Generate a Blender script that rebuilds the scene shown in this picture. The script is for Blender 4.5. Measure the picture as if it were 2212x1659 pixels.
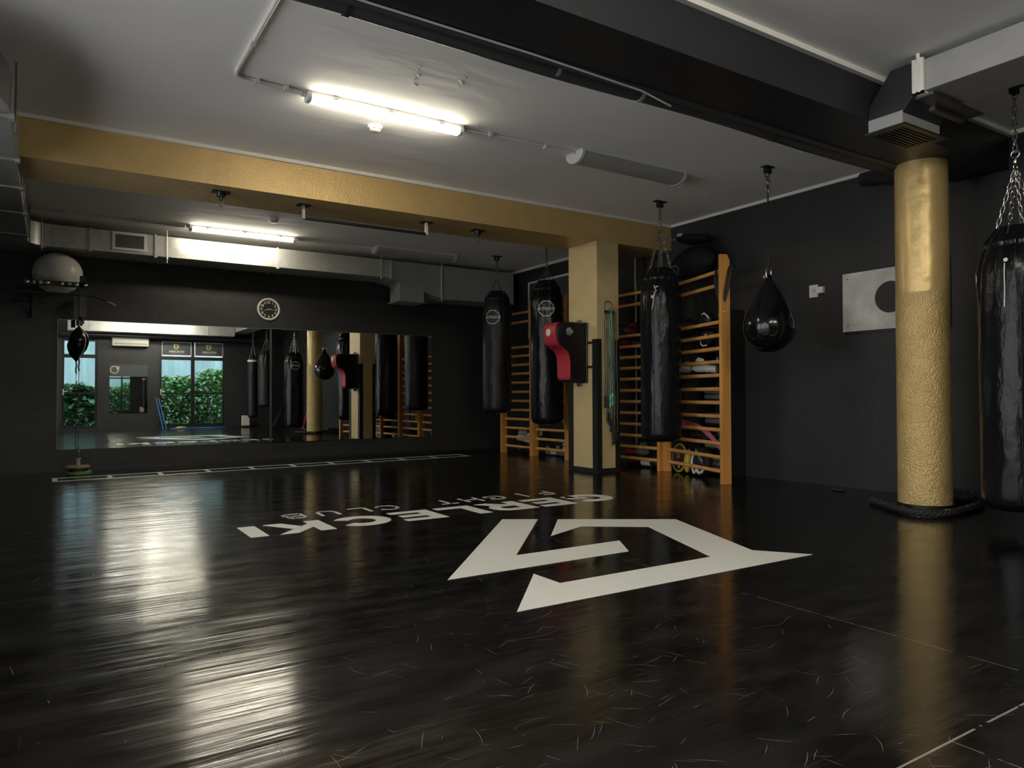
import bpy, math, random
from mathutils import Vector, Matrix
PI=math.pi; sin=math.sin; cos=math.cos
for o in list(bpy.data.objects): bpy.data.objects.remove(o)
S=bpy.context.scene; COL=S.collection
# ---------------------------------------------------------------- camera, world, exposure
cd=bpy.data.cameras.new('camera'); cam=bpy.data.objects.new('camera',cd); COL.objects.link(cam)
YAW,PIT,ROL=0.571393,0.0170976,-0.0035828
fwd=Vector((sin(YAW)*cos(PIT),cos(YAW)*cos(PIT),sin(PIT)))
rt=Vector((cos(YAW),-sin(YAW),0)); up=rt.cross(fwd)
rt2=rt*cos(ROL)+up*sin(ROL); up2=-rt*sin(ROL)+up*cos(ROL)
mw=Matrix((rt2,up2,-fwd)).transposed().to_4x4(); mw.translation=Vector((0,0,.92)); cam.matrix_world=mw
cd.sensor_fit='HORIZONTAL'; cd.sensor_width=36; cd.lens=1553.86/2212*36; cd.clip_start=.02; cd.clip_end=200
S.camera=cam
W=bpy.data.worlds.new('sky'); S.world=W; W.use_nodes=True
bg=W.node_tree.nodes['Background']; bg.inputs[0].default_value=(.96,.97,1.0,1); bg.inputs[1].default_value=3.1
S.view_settings.view_transform='Standard'; S.view_settings.look='None'; S.view_settings.gamma=1; S.view_settings.use_curve_mapping=False
S.view_settings.exposure=0.5
TUBE=31.0            # radiance of the lit tube covers
TUBECOL=(1.0,.92,.73)

# ---------------------------------------------------------------- materials
def mat(name,col,rough=.5,metal=0,spec=.5,coat=0,emis=None,es=0,bump=None,var=None,alpha=None,trans=0):
    m=bpy.data.materials.new(name); m.use_nodes=True; nt=m.node_tree; b=nt.nodes['Principled BSDF']
    b.inputs['Base Color'].default_value=(*col,1); b.inputs['Roughness'].default_value=rough; b.inputs['Metallic'].default_value=metal
    b.inputs['Specular IOR Level'].default_value=spec; b.inputs['Coat Weight'].default_value=coat; b.inputs['Coat Roughness'].default_value=.12
    if trans: b.inputs['Transmission Weight'].default_value=trans
    if emis: b.inputs['Emission Color'].default_value=(*emis,1); b.inputs['Emission Strength'].default_value=es
    tc=nt.nodes.new('ShaderNodeTexCoord')
    if var:   # (scale, amount, (sx,sy,sz)) colour variation
        mp=nt.nodes.new('ShaderNodeMapping'); mp.inputs['Scale'].default_value=var[2] if len(var)>2 else (1,1,1)
        nt.links.new(tc.outputs['Object'],mp.inputs[0])
        n=nt.nodes.new('ShaderNodeTexNoise'); n.inputs['Scale'].default_value=var[0]; n.inputs['Detail'].default_value=6
        nt.links.new(mp.outputs[0],n.inputs['Vector'])
        r=nt.nodes.new('ShaderNodeValToRGB'); a=var[1]
        r.color_ramp.elements[0].position=.3; r.color_ramp.elements[1].position=.7
        r.color_ramp.elements[0].color=(*[c*(1-a) for c in col],1); r.color_ramp.elements[1].color=(*[min(1,c*(1+a)) for c in col],1)
        nt.links.new(n.outputs[0],r.inputs[0]); nt.links.new(r.outputs[0],b.inputs['Base Color'])
    if bump:  # list of (scale, dist, detail, (sx,sy,sz))
        prev=None
        for bp in bump:
            mp=nt.nodes.new('ShaderNodeMapping'); mp.inputs['Scale'].default_value=bp[3] if len(bp)>3 else (1,1,1)
            nt.links.new(tc.outputs['Object'],mp.inputs[0])
            n=nt.nodes.new('ShaderNodeTexNoise'); n.inputs['Scale'].default_value=bp[0]; n.inputs['Detail'].default_value=bp[2]
            nt.links.new(mp.outputs[0],n.inputs['Vector'])
            bn=nt.nodes.new('ShaderNodeBump'); bn.inputs['Distance'].default_value=bp[1]; bn.inputs['Strength'].default_value=1
            nt.links.new(n.outputs[0],bn.inputs['Height'])
            if prev: nt.links.new(prev.outputs[0],bn.inputs['Normal'])
            prev=bn
        nt.links.new(prev.outputs[0],b.inputs['Normal'])
    return m
M={}
M['ceiling']=mat('ceiling_paint',(.84,.825,.80),.75,bump=[(1.2,.012,3,(1,3,1)),(40,.0008,3)],var=(.6,.05))
M['white']=mat('white_paint',(.72,.70,.66),.5)
M['plastic']=mat('white_plastic',(.70,.69,.64),.35)
M['black_wall']=mat('black_wall_paint',(.022,.022,.0225),.50,spec=.45,var=(1.4,.18),bump=[(60,.0035,3),(8,.006,3)])
M['black_smooth']=mat('black_smooth_paint',(.017,.018,.022),.42,bump=[(25,.001,3)],var=(2,.15))
M['gold']=mat('gold_paint',(.62,.425,.18),.42,metal=.28,bump=[(55,.0035,4),(9,.004,3)],var=(3,.08))
M['gold_pale']=mat('pale_gold_paint',(.68,.52,.26),.42,metal=.2,bump=[(50,.006,3),(9,.004,3)],var=(3,.08))
M['gold_rough']=mat('gold_wrinkled_paint',(.62,.44,.18),.40,metal=.30,bump=[(75,.013,2),(9,.004,3)],var=(5,.10))
M['gold_smooth']=mat('gold_smooth_paint',(.62,.44,.18),.33,metal=.32,bump=[(9,.006,3)],var=(5,.12))
M['zinc']=mat('galvanised_sheet',(.56,.56,.53),.36,metal=.45,bump=[(1.6,.02,2)],var=(14,.10))
M['zinc_dull']=mat('grey_sheet',(.36,.36,.35),.5,metal=.3,bump=[(2,.01,2)],var=(5,.06))
M['steel']=mat('steel',(.62,.60,.56),.25,metal=1)
M['steel_dark']=mat('dark_steel',(.25,.24,.23),.4,metal=1)
M['black_metal']=mat('black_metal',(.012,.012,.013),.42)
M['vinyl']=mat('black_vinyl',(.006,.0065,.008),.23,spec=.23,bump=[(7,.020,3,(1,1,.35)),(60,.001,3)])
M['vinyl_dull']=mat('black_vinyl_worn',(.010,.010,.011),.42,spec=.3,bump=[(6,.02,3,(1,1,.4)),(90,.001,3)],var=(5,.4))
M['rubber_shiny']=mat('shiny_black_rubber',(.005,.005,.006),.15,spec=.45,bump=[(5,.004,2)])
M['rubber']=mat('black_rubber',(.014,.014,.014),.55)
M['foam_black']=mat('black_padding',(.008,.008,.009),.5,spec=.3,bump=[(14,.004,3)])
M['red']=mat('red_leather',(.42,.028,.045),.42,bump=[(25,.002,3)])
M['red_dark']=mat('dark_red_leather',(.14,.012,.018),.45)
M['pink']=mat('pink_fabric',(.62,.16,.26),.6)
M['offwhite']=mat('white_leather',(.66,.64,.58),.42,bump=[(20,.003,3)])
M['wornwhite']=mat('worn_white_patch',(.45,.45,.42),.6,var=(40,.7))
M['wood']=mat('varnished_pine',(.58,.26,.06),.38,var=(7,.28,(1,1,.12)),bump=[(30,.001,3,(1,1,.1))])
M['rung']=mat('varnished_rung',(.72,.36,.11),.36,var=(9,.18,(1,.1,1)))
M['decal']=mat('white_floor_vinyl',(.62,.62,.57),.38,bump=[(3,.006,3,(.25,3,1))])
M['clock_face']=mat('clock_face',(.01,.01,.011),.4)
M['ball']=mat('grey_gym_ball',(.68,.66,.60),.38,bump=[(60,.001,1,(.1,.1,1))])
M['green']=mat('green_rubber',(.10,.20,.07),.5)
M['olive']=mat('olive_rubber',(.20,.19,.10),.5)
M['teal']=mat('teal_plastic',(.12,.50,.40),.4)
M['ropegreen']=mat('green_rope',(.05,.085,.065),.5)
M['blue']=mat('blue_plastic',(.04,.16,.42),.4)
M['yellow']=mat('yellow_leather',(.55,.40,.03),.45)
M['orange']=mat('orange_print',(.55,.26,.06),.5)
M['grey']=mat('grey_cloth',(.16,.16,.155),.8,bump=[(30,.003,3)])
M['greylight']=mat('light_grey_cloth',(.30,.30,.28),.8,bump=[(60,.003,3)])
M['label']=mat('pale_blue_label',(.25,.40,.50),.5)
M['print']=mat('grey_white_print',(.42,.42,.40),.5)
M['print_dim']=mat('dim_grey_print',(.20,.20,.19),.5)
M['goldprint']=mat('gold_print',(.60,.42,.16),.4)
M['sign']=mat('dark_sign_board',(.055,.06,.065),.4)
M['rope']=mat('black_rope',(.014,.014,.014),.7,var=(50,.5))
M['cream']=mat('cream_plastic',(.50,.48,.40),.4)
M['mirror']=mat('mirror_glass',(.80,.83,.81),.012,metal=1)
M['panelwhite']=mat('scuffed_white_board',(.55,.53,.48),.5,var=(5,.22))
M['redpaint']=M['red']
M['pipe_grey']=mat('dark_grey_pipe_wrap',(.045,.047,.052),.42,bump=[(20,.002,3)])
M['blackcloth']=mat('black_cloth',(.009,.009,.011),.75,spec=.2,bump=[(12,.01,4)])
M['ground']=mat('garden_soil',(.12,.14,.06),.9,var=(4,.4))
M['concrete']=mat('blue_grey_concrete',(.38,.45,.50),.8,var=(1.5,.2,(3,1,.4)))
M['leaf1']=mat('leaf_green',(.20,.36,.13),.5,var=(3,.35))
M['leaf2']=mat('broad_leaf_green',(.14,.27,.14),.5,var=(2,.35))
M['bark']=mat('stem_bark',(.12,.09,.05),.9)
M['flower']=mat('red_orange_petals',(.75,.12,.03),.5)
M['tube']=mat('lit_tube_cover',(.9,.9,.85),.4,emis=TUBECOL,es=TUBE)
M['tube_bright']=mat('lit_boosted_tube_cover',(.9,.9,.85),.4,emis=(1.0,.94,.80),es=TUBE*2.7)  # same tube type, emission boosted for lamps out of view
M['unlit']=mat('unlit_ribbed_cover',(.36,.355,.33),.35,bump=[(120,.002,1,(0,1,0))])
def glass_mat(tint=(.97,.97,.97,1),nm='clear_glass'):
    m=bpy.data.materials.new(nm); m.use_nodes=True; nt=m.node_tree; nt.nodes.clear()
    o=nt.nodes.new('ShaderNodeOutputMaterial'); t=nt.nodes.new('ShaderNodeBsdfTransparent'); g=nt.nodes.new('ShaderNodeBsdfGlossy'); mx=nt.nodes.new('ShaderNodeMixShader'); f=nt.nodes.new('ShaderNodeFresnel')
    t.inputs[0].default_value=tint; g.inputs['Roughness'].default_value=.02; f.inputs[0].default_value=1.45
    nt.links.new(f.outputs[0],mx.inputs[0]); nt.links.new(t.outputs[0],mx.inputs[1]); nt.links.new(g.outputs[0],mx.inputs[2]); nt.links.new(mx.outputs[0],o.inputs[0]); return m
M['glass']=glass_mat((.72,.85,.86,1),'tinted_glass'); M['clear_glass']=glass_mat()
def floor_mat():
    m=bpy.data.materials.new('black_glossy_floor_vinyl'); m.use_nodes=True; nt=m.node_tree; N=nt.nodes.new; L=nt.links.new; b=nt.nodes['Principled BSDF']
    g=N('ShaderNodeNewGeometry')
    def mapn(scale,rot=0):
        mp=N('ShaderNodeMapping'); mp.inputs['Scale'].default_value=scale; mp.inputs['Rotation'].default_value=(0,0,rot); L(g.outputs['Position'],mp.inputs[0]); return mp
    def noise(scale,sc,det=4,rot=0,rough=.5):
        mp=mapn(sc,rot); n=N('ShaderNodeTexNoise'); n.inputs['Scale'].default_value=scale; n.inputs['Detail'].default_value=det; n.inputs['Roughness'].default_value=rough; L(mp.outputs[0],n.inputs['Vector']); return n
    def math_(op,a,bv=None,clamp=False):
        x=N('ShaderNodeMath'); x.operation=op; x.use_clamp=clamp
        for i,v in enumerate((a,bv)):
            if v is None: continue
            if isinstance(v,(int,float)): x.inputs[i].default_value=v
            else: L(v,x.inputs[i])
        return x.outputs[0]
    sx=N('ShaderNodeSeparateXYZ'); L(g.outputs['Position'],sx.inputs[0])
    # wrinkles running roughly along X, strongest on the left of the hall
    w1=noise(1.0,(.35,5.0,1),3,.06); w2=noise(1.0,(1.3,22.0,1),3,.09); w3=noise(7,(1,1,1),4); w4=noise(1.0,(2.5,8,1),2,-.05)
    left=math_('SUBTRACT',1.0,math_('MULTIPLY',math_('ADD',sx.outputs[0],-.3),.33),True)  # 1 at X<.3 .. 0 at X>3.3
    left=math_('MAXIMUM',left,.24)
    h1=math_('MULTIPLY',w1.outputs[0],.0052); h2=math_('MULTIPLY',w2.outputs[0],.0016); 
    hh=math_('MULTIPLY',math_('ADD',h1,h2),left)
    hh=math_('ADD',hh,math_('MULTIPLY',w3.outputs[0],.0002)); hh=math_('ADD',hh,math_('MULTIPLY',w4.outputs[0],.0007))
    # seams
    def seam(coord,pos,w):
        d=math_('ABSOLUTE',math_('SUBTRACT',coord,pos)); return math_('LESS_THAN',d,w)
    s1=math_('MULTIPLY',seam(sx.outputs[0],2.725,.0022),math_('GREATER_THAN',sx.outputs[1],1.0))
    s2=math_('MULTIPLY',seam(sx.outputs[1],.992,.0035),.55)
    s3=math_('MULTIPLY',seam(sx.outputs[0],2.02,.002),math_('LESS_THAN',sx.outputs[1],.99))
    seams=math_('MAXIMUM',math_('MULTIPLY',s1,.35),math_('MAXIMUM',s2,math_('MULTIPLY',s3,.4)))
    seamn=noise(9,(1,1,1),3); seams=math_('MULTIPLY',seams,math_('GREATER_THAN',seamn.outputs[0],.42))
    bn=N('ShaderNodeBump'); bn.inputs['Distance'].default_value=1; bn.inputs['Strength'].default_value=1; L(hh,bn.inputs['Height']); L(bn.outputs[0],b.inputs['Normal'])
    # scuffs: ridges of stretched noise in several directions
    sc=None
    for k,(rot,sc_) in enumerate(((.35,(1.1,16,1)),(1.1,(13,1.6,1)),(-.5,(1.4,19,1)),(2.3,(15,1.2,1)))):
        n=noise(2.2,sc_,2,rot,.6); th=math_('GREATER_THAN',n.outputs[0],.715); sc=th if sc is None else math_('MAXIMUM',sc,th)
    msk=noise(1.3,(1,1,1),3); near=math_('MULTIPLY',sc,math_('GREATER_THAN',msk.outputs[0],.47))
    dirt=noise(2.5,(1,2.5,1),8,0,.65); cr=N('ShaderNodeValToRGB'); cr.color_ramp.elements[0].position=.42; cr.color_ramp.elements[1].position=.72
    cr.color_ramp.elements[0].color=(.005,.0047,.0044,1); cr.color_ramp.elements[1].color=(.013,.0126,.012,1); L(dirt.outputs[0],cr.inputs[0])
    mx=N('ShaderNodeMixRGB'); mx.inputs[2].default_value=(.085,.08,.072,1); L(cr.outputs[0],mx.inputs[1]); L(math_('MULTIPLY',near,.10),mx.inputs[0])
    mx2=N('ShaderNodeMixRGB'); mx2.inputs[2].default_value=(.30,.28,.25,1); L(mx.outputs[0],mx2.inputs[1]); L(seams,mx2.inputs[0])
    # faint green scuff bands
    L(mx2.outputs[0],b.inputs['Base Color'])
    rr=N('ShaderNodeMapRange'); rr.inputs[1].default_value=.35; rr.inputs[2].default_value=.7; rr.inputs[3].default_value=.10; rr.inputs[4].default_value=.23; L(dirt.outputs[0],rr.inputs[0])
    L(rr.outputs[0],b.inputs['Roughness']); b.inputs['Specular IOR Level'].default_value=.52
    return m
M['floor']=floor_mat()

# ---------------------------------------------------------------- mesh builder
class MB:
    def __init__(s): s.v=[]; s.f=[]
    def add(s,vs,fs):
        n=len(s.v); s.v+= [tuple(v) for v in vs]; s.f+=[tuple(i+n for i in f) for f in fs]; return s
    def box(s,a,b):
        x0,y0,z0=a; x1,y1,z1=b
        return s.add([(x0,y0,z0),(x1,y0,z0),(x1,y1,z0),(x0,y1,z0),(x0,y0,z1),(x1,y0,z1),(x1,y1,z1),(x0,y1,z1)],[(3,2,1,0),(4,5,6,7),(0,1,5,4),(1,2,6,5),(2,3,7,6),(3,0,4,7)])
    def cbox(s,c,sz): return s.box([c[i]-sz[i]/2 for i in range(3)],[c[i]+sz[i]/2 for i in range(3)])
    def prism(s,poly,h,fn):   # poly 2D ccw, fn(u,v,w)->xyz ; w from h[0] to h[1]
        n=len(poly); vs=[fn(u,v,h[0]) for u,v in poly]+[fn(u,v,h[1]) for u,v in poly]
        return s.add(vs,[tuple(range(n-1,-1,-1)),tuple(range(n,2*n))]+[(i,(i+1)%n,n+(i+1)%n,n+i) for i in range(n)])
    def loft(s,rings,closed=True,caps=True,loop=False):
        n=len(rings[0]); vs=[p for r in rings for p in r]; fs=[]; m=len(rings)
        for j in range(m if loop else m-1):
            for i in range(n if closed else n-1):
                a=j*n+i; b=j*n+(i+1)%n; c=((j+1)%m)*n+(i+1)%n; d=((j+1)%m)*n+i; fs.append((a,b,c,d))
        if caps and not loop: fs.append(tuple(range(n-1,-1,-1))); fs.append(tuple((m-1)*n+i for i in range(n)))
        return s.add(vs,fs)
    def lathe(s,prof,n=24,c=(0,0,0),axis='z',fr=None,loop=False):
        rings=[]
        for r,z in prof:
            ring=[]
            for i in range(n):
                a=2*PI*i/n; rr=r*(fr(a,z) if fr else 1)
                p=(rr*cos(a),rr*sin(a),z)
                if axis=='x': p=(z,rr*cos(a),rr*sin(a))
                if axis=='y': p=(rr*sin(a),z,rr*cos(a))
                ring.append((c[0]+p[0],c[1]+p[1],c[2]+p[2]))
            rings.append(ring)
        return s.loft(rings,loop=loop)
    def tube(s,pts,r,n=8,closed=False,rf=None):
        P=[Vector(p) for p in pts]; m=len(P); rings=[]; prevu=None
        for i in range(m):
            if closed: t=P[(i+1)%m]-P[i-1]
            else: t=P[min(i+1,m-1)]-P[max(i-1,0)]
            t.normalize()
            if prevu is None:
                u=t.cross(Vector((0,0,1))); 
                if u.length<.05: u=t.cross(Vector((1,0,0)))
            else: u=prevu-t*prevu.dot(t)
            u.normalize(); w=t.cross(u); prevu=u; rr=rf(i/(m-1)) if rf else r
            rings.append([tuple(P[i]+u*(rr*cos(2*PI*k/n))+w*(rr*sin(2*PI*k/n))) for k in range(n)])
        return s.loft(rings,loop=closed)
    def ell(s,c,r,n=20,m=12,f=None):
        vs=[];fs=[]
        for j in range(m+1):
            ph=-PI/2+PI*j/m
            for i in range(n):
                a=2*PI*i/n; p=Vector((cos(ph)*cos(a),cos(ph)*sin(a),sin(ph)))
                if f: p=Vector(f(p))
                vs.append((c[0]+r[0]*p[0],c[1]+r[1]*p[1],c[2]+r[2]*p[2]))
        for j in range(m):
            for i in range(n): fs.append((j*n+i,j*n+(i+1)%n,(j+1)*n+(i+1)%n,(j+1)*n+i))
        return s.add(vs,fs)
    def xf(s,mtx):
        s.v=[tuple(mtx@Vector(v)) for v in s.v]; return s
    def mesh(s,name,angle=35):
        me=bpy.data.meshes.new(name); me.from_pydata(s.v,[],s.f); me.validate(); me.update()
        for p in me.polygons: p.use_smooth=True
        me.set_sharp_from_angle(angle=math.radians(angle)); return me
    def build(s,name,m,parent=None,bevel=0,angle=35,loc=None,rot=None,sub=0):
        o=bpy.data.objects.new(name,s.mesh(name,angle)); COL.objects.link(o)
        o.data.materials.append(M[m] if isinstance(m,str) else m)
        if bevel:
            b=o.modifiers.new('bevel','BEVEL'); b.width=bevel; b.segments=2; b.limit_method='ANGLE'; b.angle_limit=.6
        if sub:
            b=o.modifiers.new('sub','SUBSURF'); b.levels=sub; b.render_levels=sub
        if loc: o.location=loc
        if rot: o.rotation_euler=rot
        if parent: o.parent=parent
        return o
def tag(o,label=None,cat=None,group=None,kind=None):
    if label: o['label']=label
    if cat: o['category']=cat
    if group: o['group']=group
    if kind: o['kind']=kind
    return o
def thing(name,loc,label,cat,group=None,rz=0,rot=None):
    o=bpy.data.objects.new(name,None); COL.objects.link(o); o.location=loc; o.rotation_euler=rot or (0,0,rz); o.empty_display_size=.1
    return tag(o,label,cat,group)
def copy_tree(o,parent=None):
    c=o.copy(); COL.objects.link(c); c.parent=parent
    for ch in list(o.children): copy_tree(ch,c)
    return c
def struct(o): o['kind']='structure'; return o
FONTS={}
def text_polys(txt,size,bold=0.0,sx=1.0,space=1.0):
    """text as flat mesh verts/faces, origin at centre; returns MB in XY plane"""
    cu=bpy.data.curves.new('t','FONT'); cu.body=txt; cu.size=size; cu.offset=bold; cu.space_character=space; cu.fill_mode='FRONT'; cu.resolution_u=4
    ob=bpy.data.objects.new('t',cu); COL.objects.link(ob)
    bpy.context.view_layer.update(); dg=bpy.context.evaluated_depsgraph_get()
    me=bpy.data.meshes.new_from_object(ob.evaluated_get(dg))
    b=MB(); b.add([v.co for v in me.vertices],[tuple(p.vertices) for p in me.polygons])
    bpy.data.objects.remove(ob); bpy.data.curves.remove(cu); bpy.data.meshes.remove(me)
    xs=[v[0] for v in b.v]; ys=[v[1] for v in b.v]; cx=(min(xs)+max(xs))/2; cy=(min(ys)+max(ys))/2
    b.v=[((v[0]-cx)*sx,v[1]-cy,v[2]) for v in b.v]; return b
def place2d(b,origin,udir,vdir,off=(0,0,0)):
    u=Vector(udir); v=Vector(vdir); o=Vector(origin)+Vector(off); b.v=[tuple(o+u*p[0]+v*p[1]) for p in b.v]; return b
def on_cyl(b,R,phi,z):     # wrap flat drawing on a vertical cylinder about the local z axis, facing angle phi
    b.v=[(R*cos(phi+p[0]/R),R*sin(phi+p[0]/R),z+p[1]) for p in b.v]; return b
def ring_poly(b,ro,ri,n,a0=0,z=0):
    vs=[(ro*cos(a0+2*PI*i/n),ro*sin(a0+2*PI*i/n),z) for i in range(n)]+[(ri*cos(a0+2*PI*i/n),ri*sin(a0+2*PI*i/n),z) for i in range(n)]
    return b.add(vs,[(i,(i+1)%n,n+(i+1)%n,n+i) for i in range(n)])

# ---------------------------------------------------------------- room shell
XL,XR,YR,YB,ZC,ZC2=-2.6,6.707,-1.9,10.652,3.1,3.05
struct(MB().box((XL-.2,YR-.2,-.12),(XR+.2,YB+.2,0)).build('floor','floor'))
struct(MB().box((XL-.2,YR-.2,ZC),(XR+.2,7.0,ZC+.15)).build('ceiling','ceiling')); struct(MB().box((XL-.2,7.0,ZC2),(XR+.2,YB+.2,ZC+.15)).build('ceiling','ceiling'))
struct(MB().box((XL-.2,YB,0),(XR+.2,YB+.2,ZC2)).build('wall_back','black_wall'))
struct(MB().box((XR,YR,0),(XR+.2,YB,ZC)).build('wall_right','black_wall'))
w=MB().box((XL-.2,YR,0),(XL,YB,.15)).box((XL-.2,YR,2.95),(XL,YB,ZC)); LW=[(-1.5,1.0),(1.3,3.6),(3.9,6.3)]; e=YR  # openings for windows added out of view, as ambient daylight for the ceiling
for y0,y1 in LW: w.box((XL-.2,e,.15),(XL,y0,2.95)); e=y1
w.box((XL-.2,e,.15),(XL,YB,2.95)); struct(w.build('wall_left','black_wall'))
for n,(y0,y1) in enumerate(LW):
    f=MB()
    for q in ((y0,y0+.05,.15,2.95),(y1-.05,y1,.15,2.95),(y0+.05,y1-.05,.15,.2),(y0+.05,y1-.05,2.9,2.95),((y0+y1)/2-.025,(y0+y1)/2+.025,.2,2.9)): f.box((XL-.13,q[0],q[2]),(XL-.07,q[1],q[3]))
    o=struct(f.build('added_window_%d'%(n+1),'black_metal'))  # added window, never in view, only lets daylight in
    for q in ((y0+.05,(y0+y1)/2-.025),((y0+y1)/2+.025,y1-.05)): MB().box((XL-.105,q[0],.2),(XL-.1,q[1],2.9)).build('glass_pane','clear_glass',o)
# rear wall with three openings (seen in the mirrors)
OP=[(-1.15,-.10,.06,2.55),(.28,1.12,.06,2.55),(2.70,4.50,.06,2.62)]
w=MB(); xs=[XL]+[v for o in OP for v in o[:2]]+[XR]
for i in range(0,len(xs),2): w.box((xs[i],YR-.2,0),(xs[i+1],YR,ZC))
for x0,x1,z0,z1 in OP: w.box((x0,YR-.2,0),(x1,YR,z0)); w.box((x0,YR-.2,z1),(x1,YR,ZC))
struct(w.build('wall_rear','black_wall'))
def glazed(n,x0,x1,z1,posts,signs):
    f=MB(); t=.055; y0,y1=YR-.12,YR-.05
    f.box((x0,y0,.06),(x0+t,y1,z1)); f.box((x1-t,y0,.06),(x1,y1,z1)); f.box((x0+t,y0,.06),(x1-t,y1,.14)); f.box((x0+t,y0,z1-t),(x1-t,y1,z1)); f.box((x0+t,y0,2.03),(x1-t,y1,2.13))
    cells=[x0+t]; 
    for p in posts: f.box((p-.05,y0,.14),(p+.05,y1,2.03)); f.box((p-.04,y0,2.13),(p+.04,y1,z1-t)); cells+=[p-.05,p+.05]
    cells.append(x1-t)
    for i in range(0,len(cells),2): f.box((cells[i],y0,1.02),(cells[i+1],y1,1.07))
    o=struct(f.build('door_%d'%n,'black_metal'))
    for i in range(0,len(cells),2):
        g=MB().box((cells[i],YR-.09,.14),(cells[i+1],YR-.085,1.02)).build('glass_pane','glass',o)
        g=MB().box((cells[i],YR-.09,1.07),(cells[i+1],YR-.085,2.03)).build('glass_pane','glass',o)
        if not signs: MB().box((cells[i],YR-.09,2.13),(cells[i+1],YR-.085,z1-t)).build('glass_pane','glass',o)
    h=MB().box((x0+.02,YR-.05,1.0),(x0+.045,YR-.02,1.16)).tube([(x0+.032,YR-.02,1.10),(x0+.032,YR+.03,1.10),(x0+.13,YR+.03,1.10)],.009,6).build('door_handle','offwhite',o)
    return o,cells
glazed(1,-1.15,-.10,2.55,[],0); glazed(2,.28,1.12,2.55,[],0); d3,cells=glazed(3,2.70,4.50,2.62,[3.60],1)
GLOGO=[[(2.853,4.579),(3.074,4.43),(2.274,3.499),(3.052,3.492),(2.889,3.223),(1.685,3.224)],
 [(3.197,4.347),(3.925,3.858),(3.515,2.837),(3.711,2.571),(1.683,2.585),(2.114,3.086),(2.117,2.862),(3.178,2.854),(3.542,3.749),(3.165,4.023),(2.779,3.857)]]
def area(p): return sum(p[i][0]*p[(i+1)%len(p)][1]-p[(i+1)%len(p)][0]*p[i][1] for i in range(len(p)))/2
def sign_G(b,cx,cy,s,fn,h=(0,.002)):   # emblem used on the signs, upright
    G1=[(1.0,1.0),(.62,.62),(-.35,.62),(-.62,.2),(-.45,-.55),(-.15,-.75),(-.25,-1.05),(-.8,-.7),(-1.02,.25),(-.95,.45),(-1.35,1.0)]
    G2=[(.98,.3),(.1,-1.15),(-.05,-.75),(.42,.02),(-.1,.02),(0,.3)]
    for G in (G1,G2):
        p=[(cx+s*x,cy+s*y) for x,y in G]
        if area(p)<0: p=p[::-1]
        b.prism(p,h,fn)
for i,(a,bb) in enumerate(((cells[0],cells[1]),(cells[2],cells[3]))):
    t=thing('sign_board',((a+bb)/2,YR-.04,2.16),['dark sign with gold emblem over the glazed door, nearer the air conditioner','dark sign with gold emblem over the glazed door, farther from the air conditioner'][i],'sign',rz=0)
    w2=(bb-a)/2
    MB().box((-w2,0,0),(w2,.012,.40)).build('board','sign',t)
    fr=MB(); 
    for q in ((-w2,0,w2,.012),(-w2,.388,w2,.40)): fr.box((q[0],.012,q[1]),(q[2],.02,q[3]))
    for q in (-w2,w2-.012): fr.box((q,.012,.012),(q+.012,.02,.388))
    fr.build('edge_trim','white',t)
    g=MB(); sign_G(g,0,.26,.078,lambda u,v,w:(u,.012+w,v)); g.build('emblem','goldprint',t)
    b=text_polys('GERLECKI',.075,.003,1.25); place2d(b,(0,.0145,.115),(1,0,0),(0,0,1)); b.build('lettering','print',t)
    for wd,ox in (('FIGHT',-.075),('CLUB',.085)): b=text_polys(wd,.032,.0,1.3,1.3); place2d(b,(ox,.0145,.055),(1,0,0),(0,0,1)); b.build('small_lettering','print',t)
# ceiling edge strips
def strip(n,a,b_): return struct(MB().box(a,b_).build('trim_%d'%n,'white'))
strip(1,(XL,6.605,ZC-.03),(XR-.03,6.64,ZC)); strip(2,(XR-.03,3.17,ZC-.03),(XR,6.64,ZC)); strip(3,(XR-.04,7.30,ZC2-.04),(XR,YB,ZC2)); strip(4,(XL,2.735,ZC-.035),(XR-.03,2.77,ZC)); strip(5,(XR-.03,YR,ZC-.035),(XR,2.77,ZC))
struct(MB().box((XL,YB-.012,0),(XR,YB,.035)).build('baseboard_back','black_metal'))

# ---------------------------------------------------------------- beams, pillar, column
tag(MB().box((XL,6.64,2.773),(XR,7.29,ZC)).build('gold_beam','gold'),'long gold painted ceiling beam crossing the hall above the gold square pillar','beam')
bb=MB().box((XL,2.77,2.79),(XR,3.19,ZC)); tag(bb.build('black_beam','black_smooth'),'long black painted ceiling beam ending over the round gold column','beam')
t=thing('square_pillar',(5.643,6.915,0),'gold square pillar with black corner guards under the gold beam','pillar')
MB().box((-.168,-.275,0),(.168,.275,2.773)).build('shaft','gold_pale',t)
for sx_ in (-1,1):
    for sy_ in (-1,1):
        x=sx_*.168; y=sy_*.275; g=MB()
        wy=.085; wx=.062
        g.box((min(x,x+sx_*.008),min(y+sy_*.008,y-sy_*wy),0),(max(x,x+sx_*.008),max(y+sy_*.008,y-sy_*wy),1.6))
        g.box((min(x,x-sx_*wx),min(y,y+sy_*.008),0),(max(x,x-sx_*wx),max(y,y+sy_*.008),1.6))
        o=g.build('corner_guard','black_metal',t)
g=MB().box((-.174,-.281,0),(.174,-.275,.055)).box((-.174,-.275,0),(-.168,.281,.055)).box((.168,-.275,0),(.174,.281,.055)).box((-.168,.275,0),(.168,.281,.055)); g.build('base_band','black_metal',t)
t=thing('round_column',(5.96,3.10,0),'thick round gold column, wrinkled below and smooth above, with rope at its foot','column')
MB().lathe([(.196,.05),(.1955,1.0),(.195,1.74)],64).build('lower_shaft','gold_rough',t); MB().lathe([(.194,1.74),(.193,2.2),(.192,2.79)],64).build('upper_shaft','gold_smooth',t)
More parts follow.
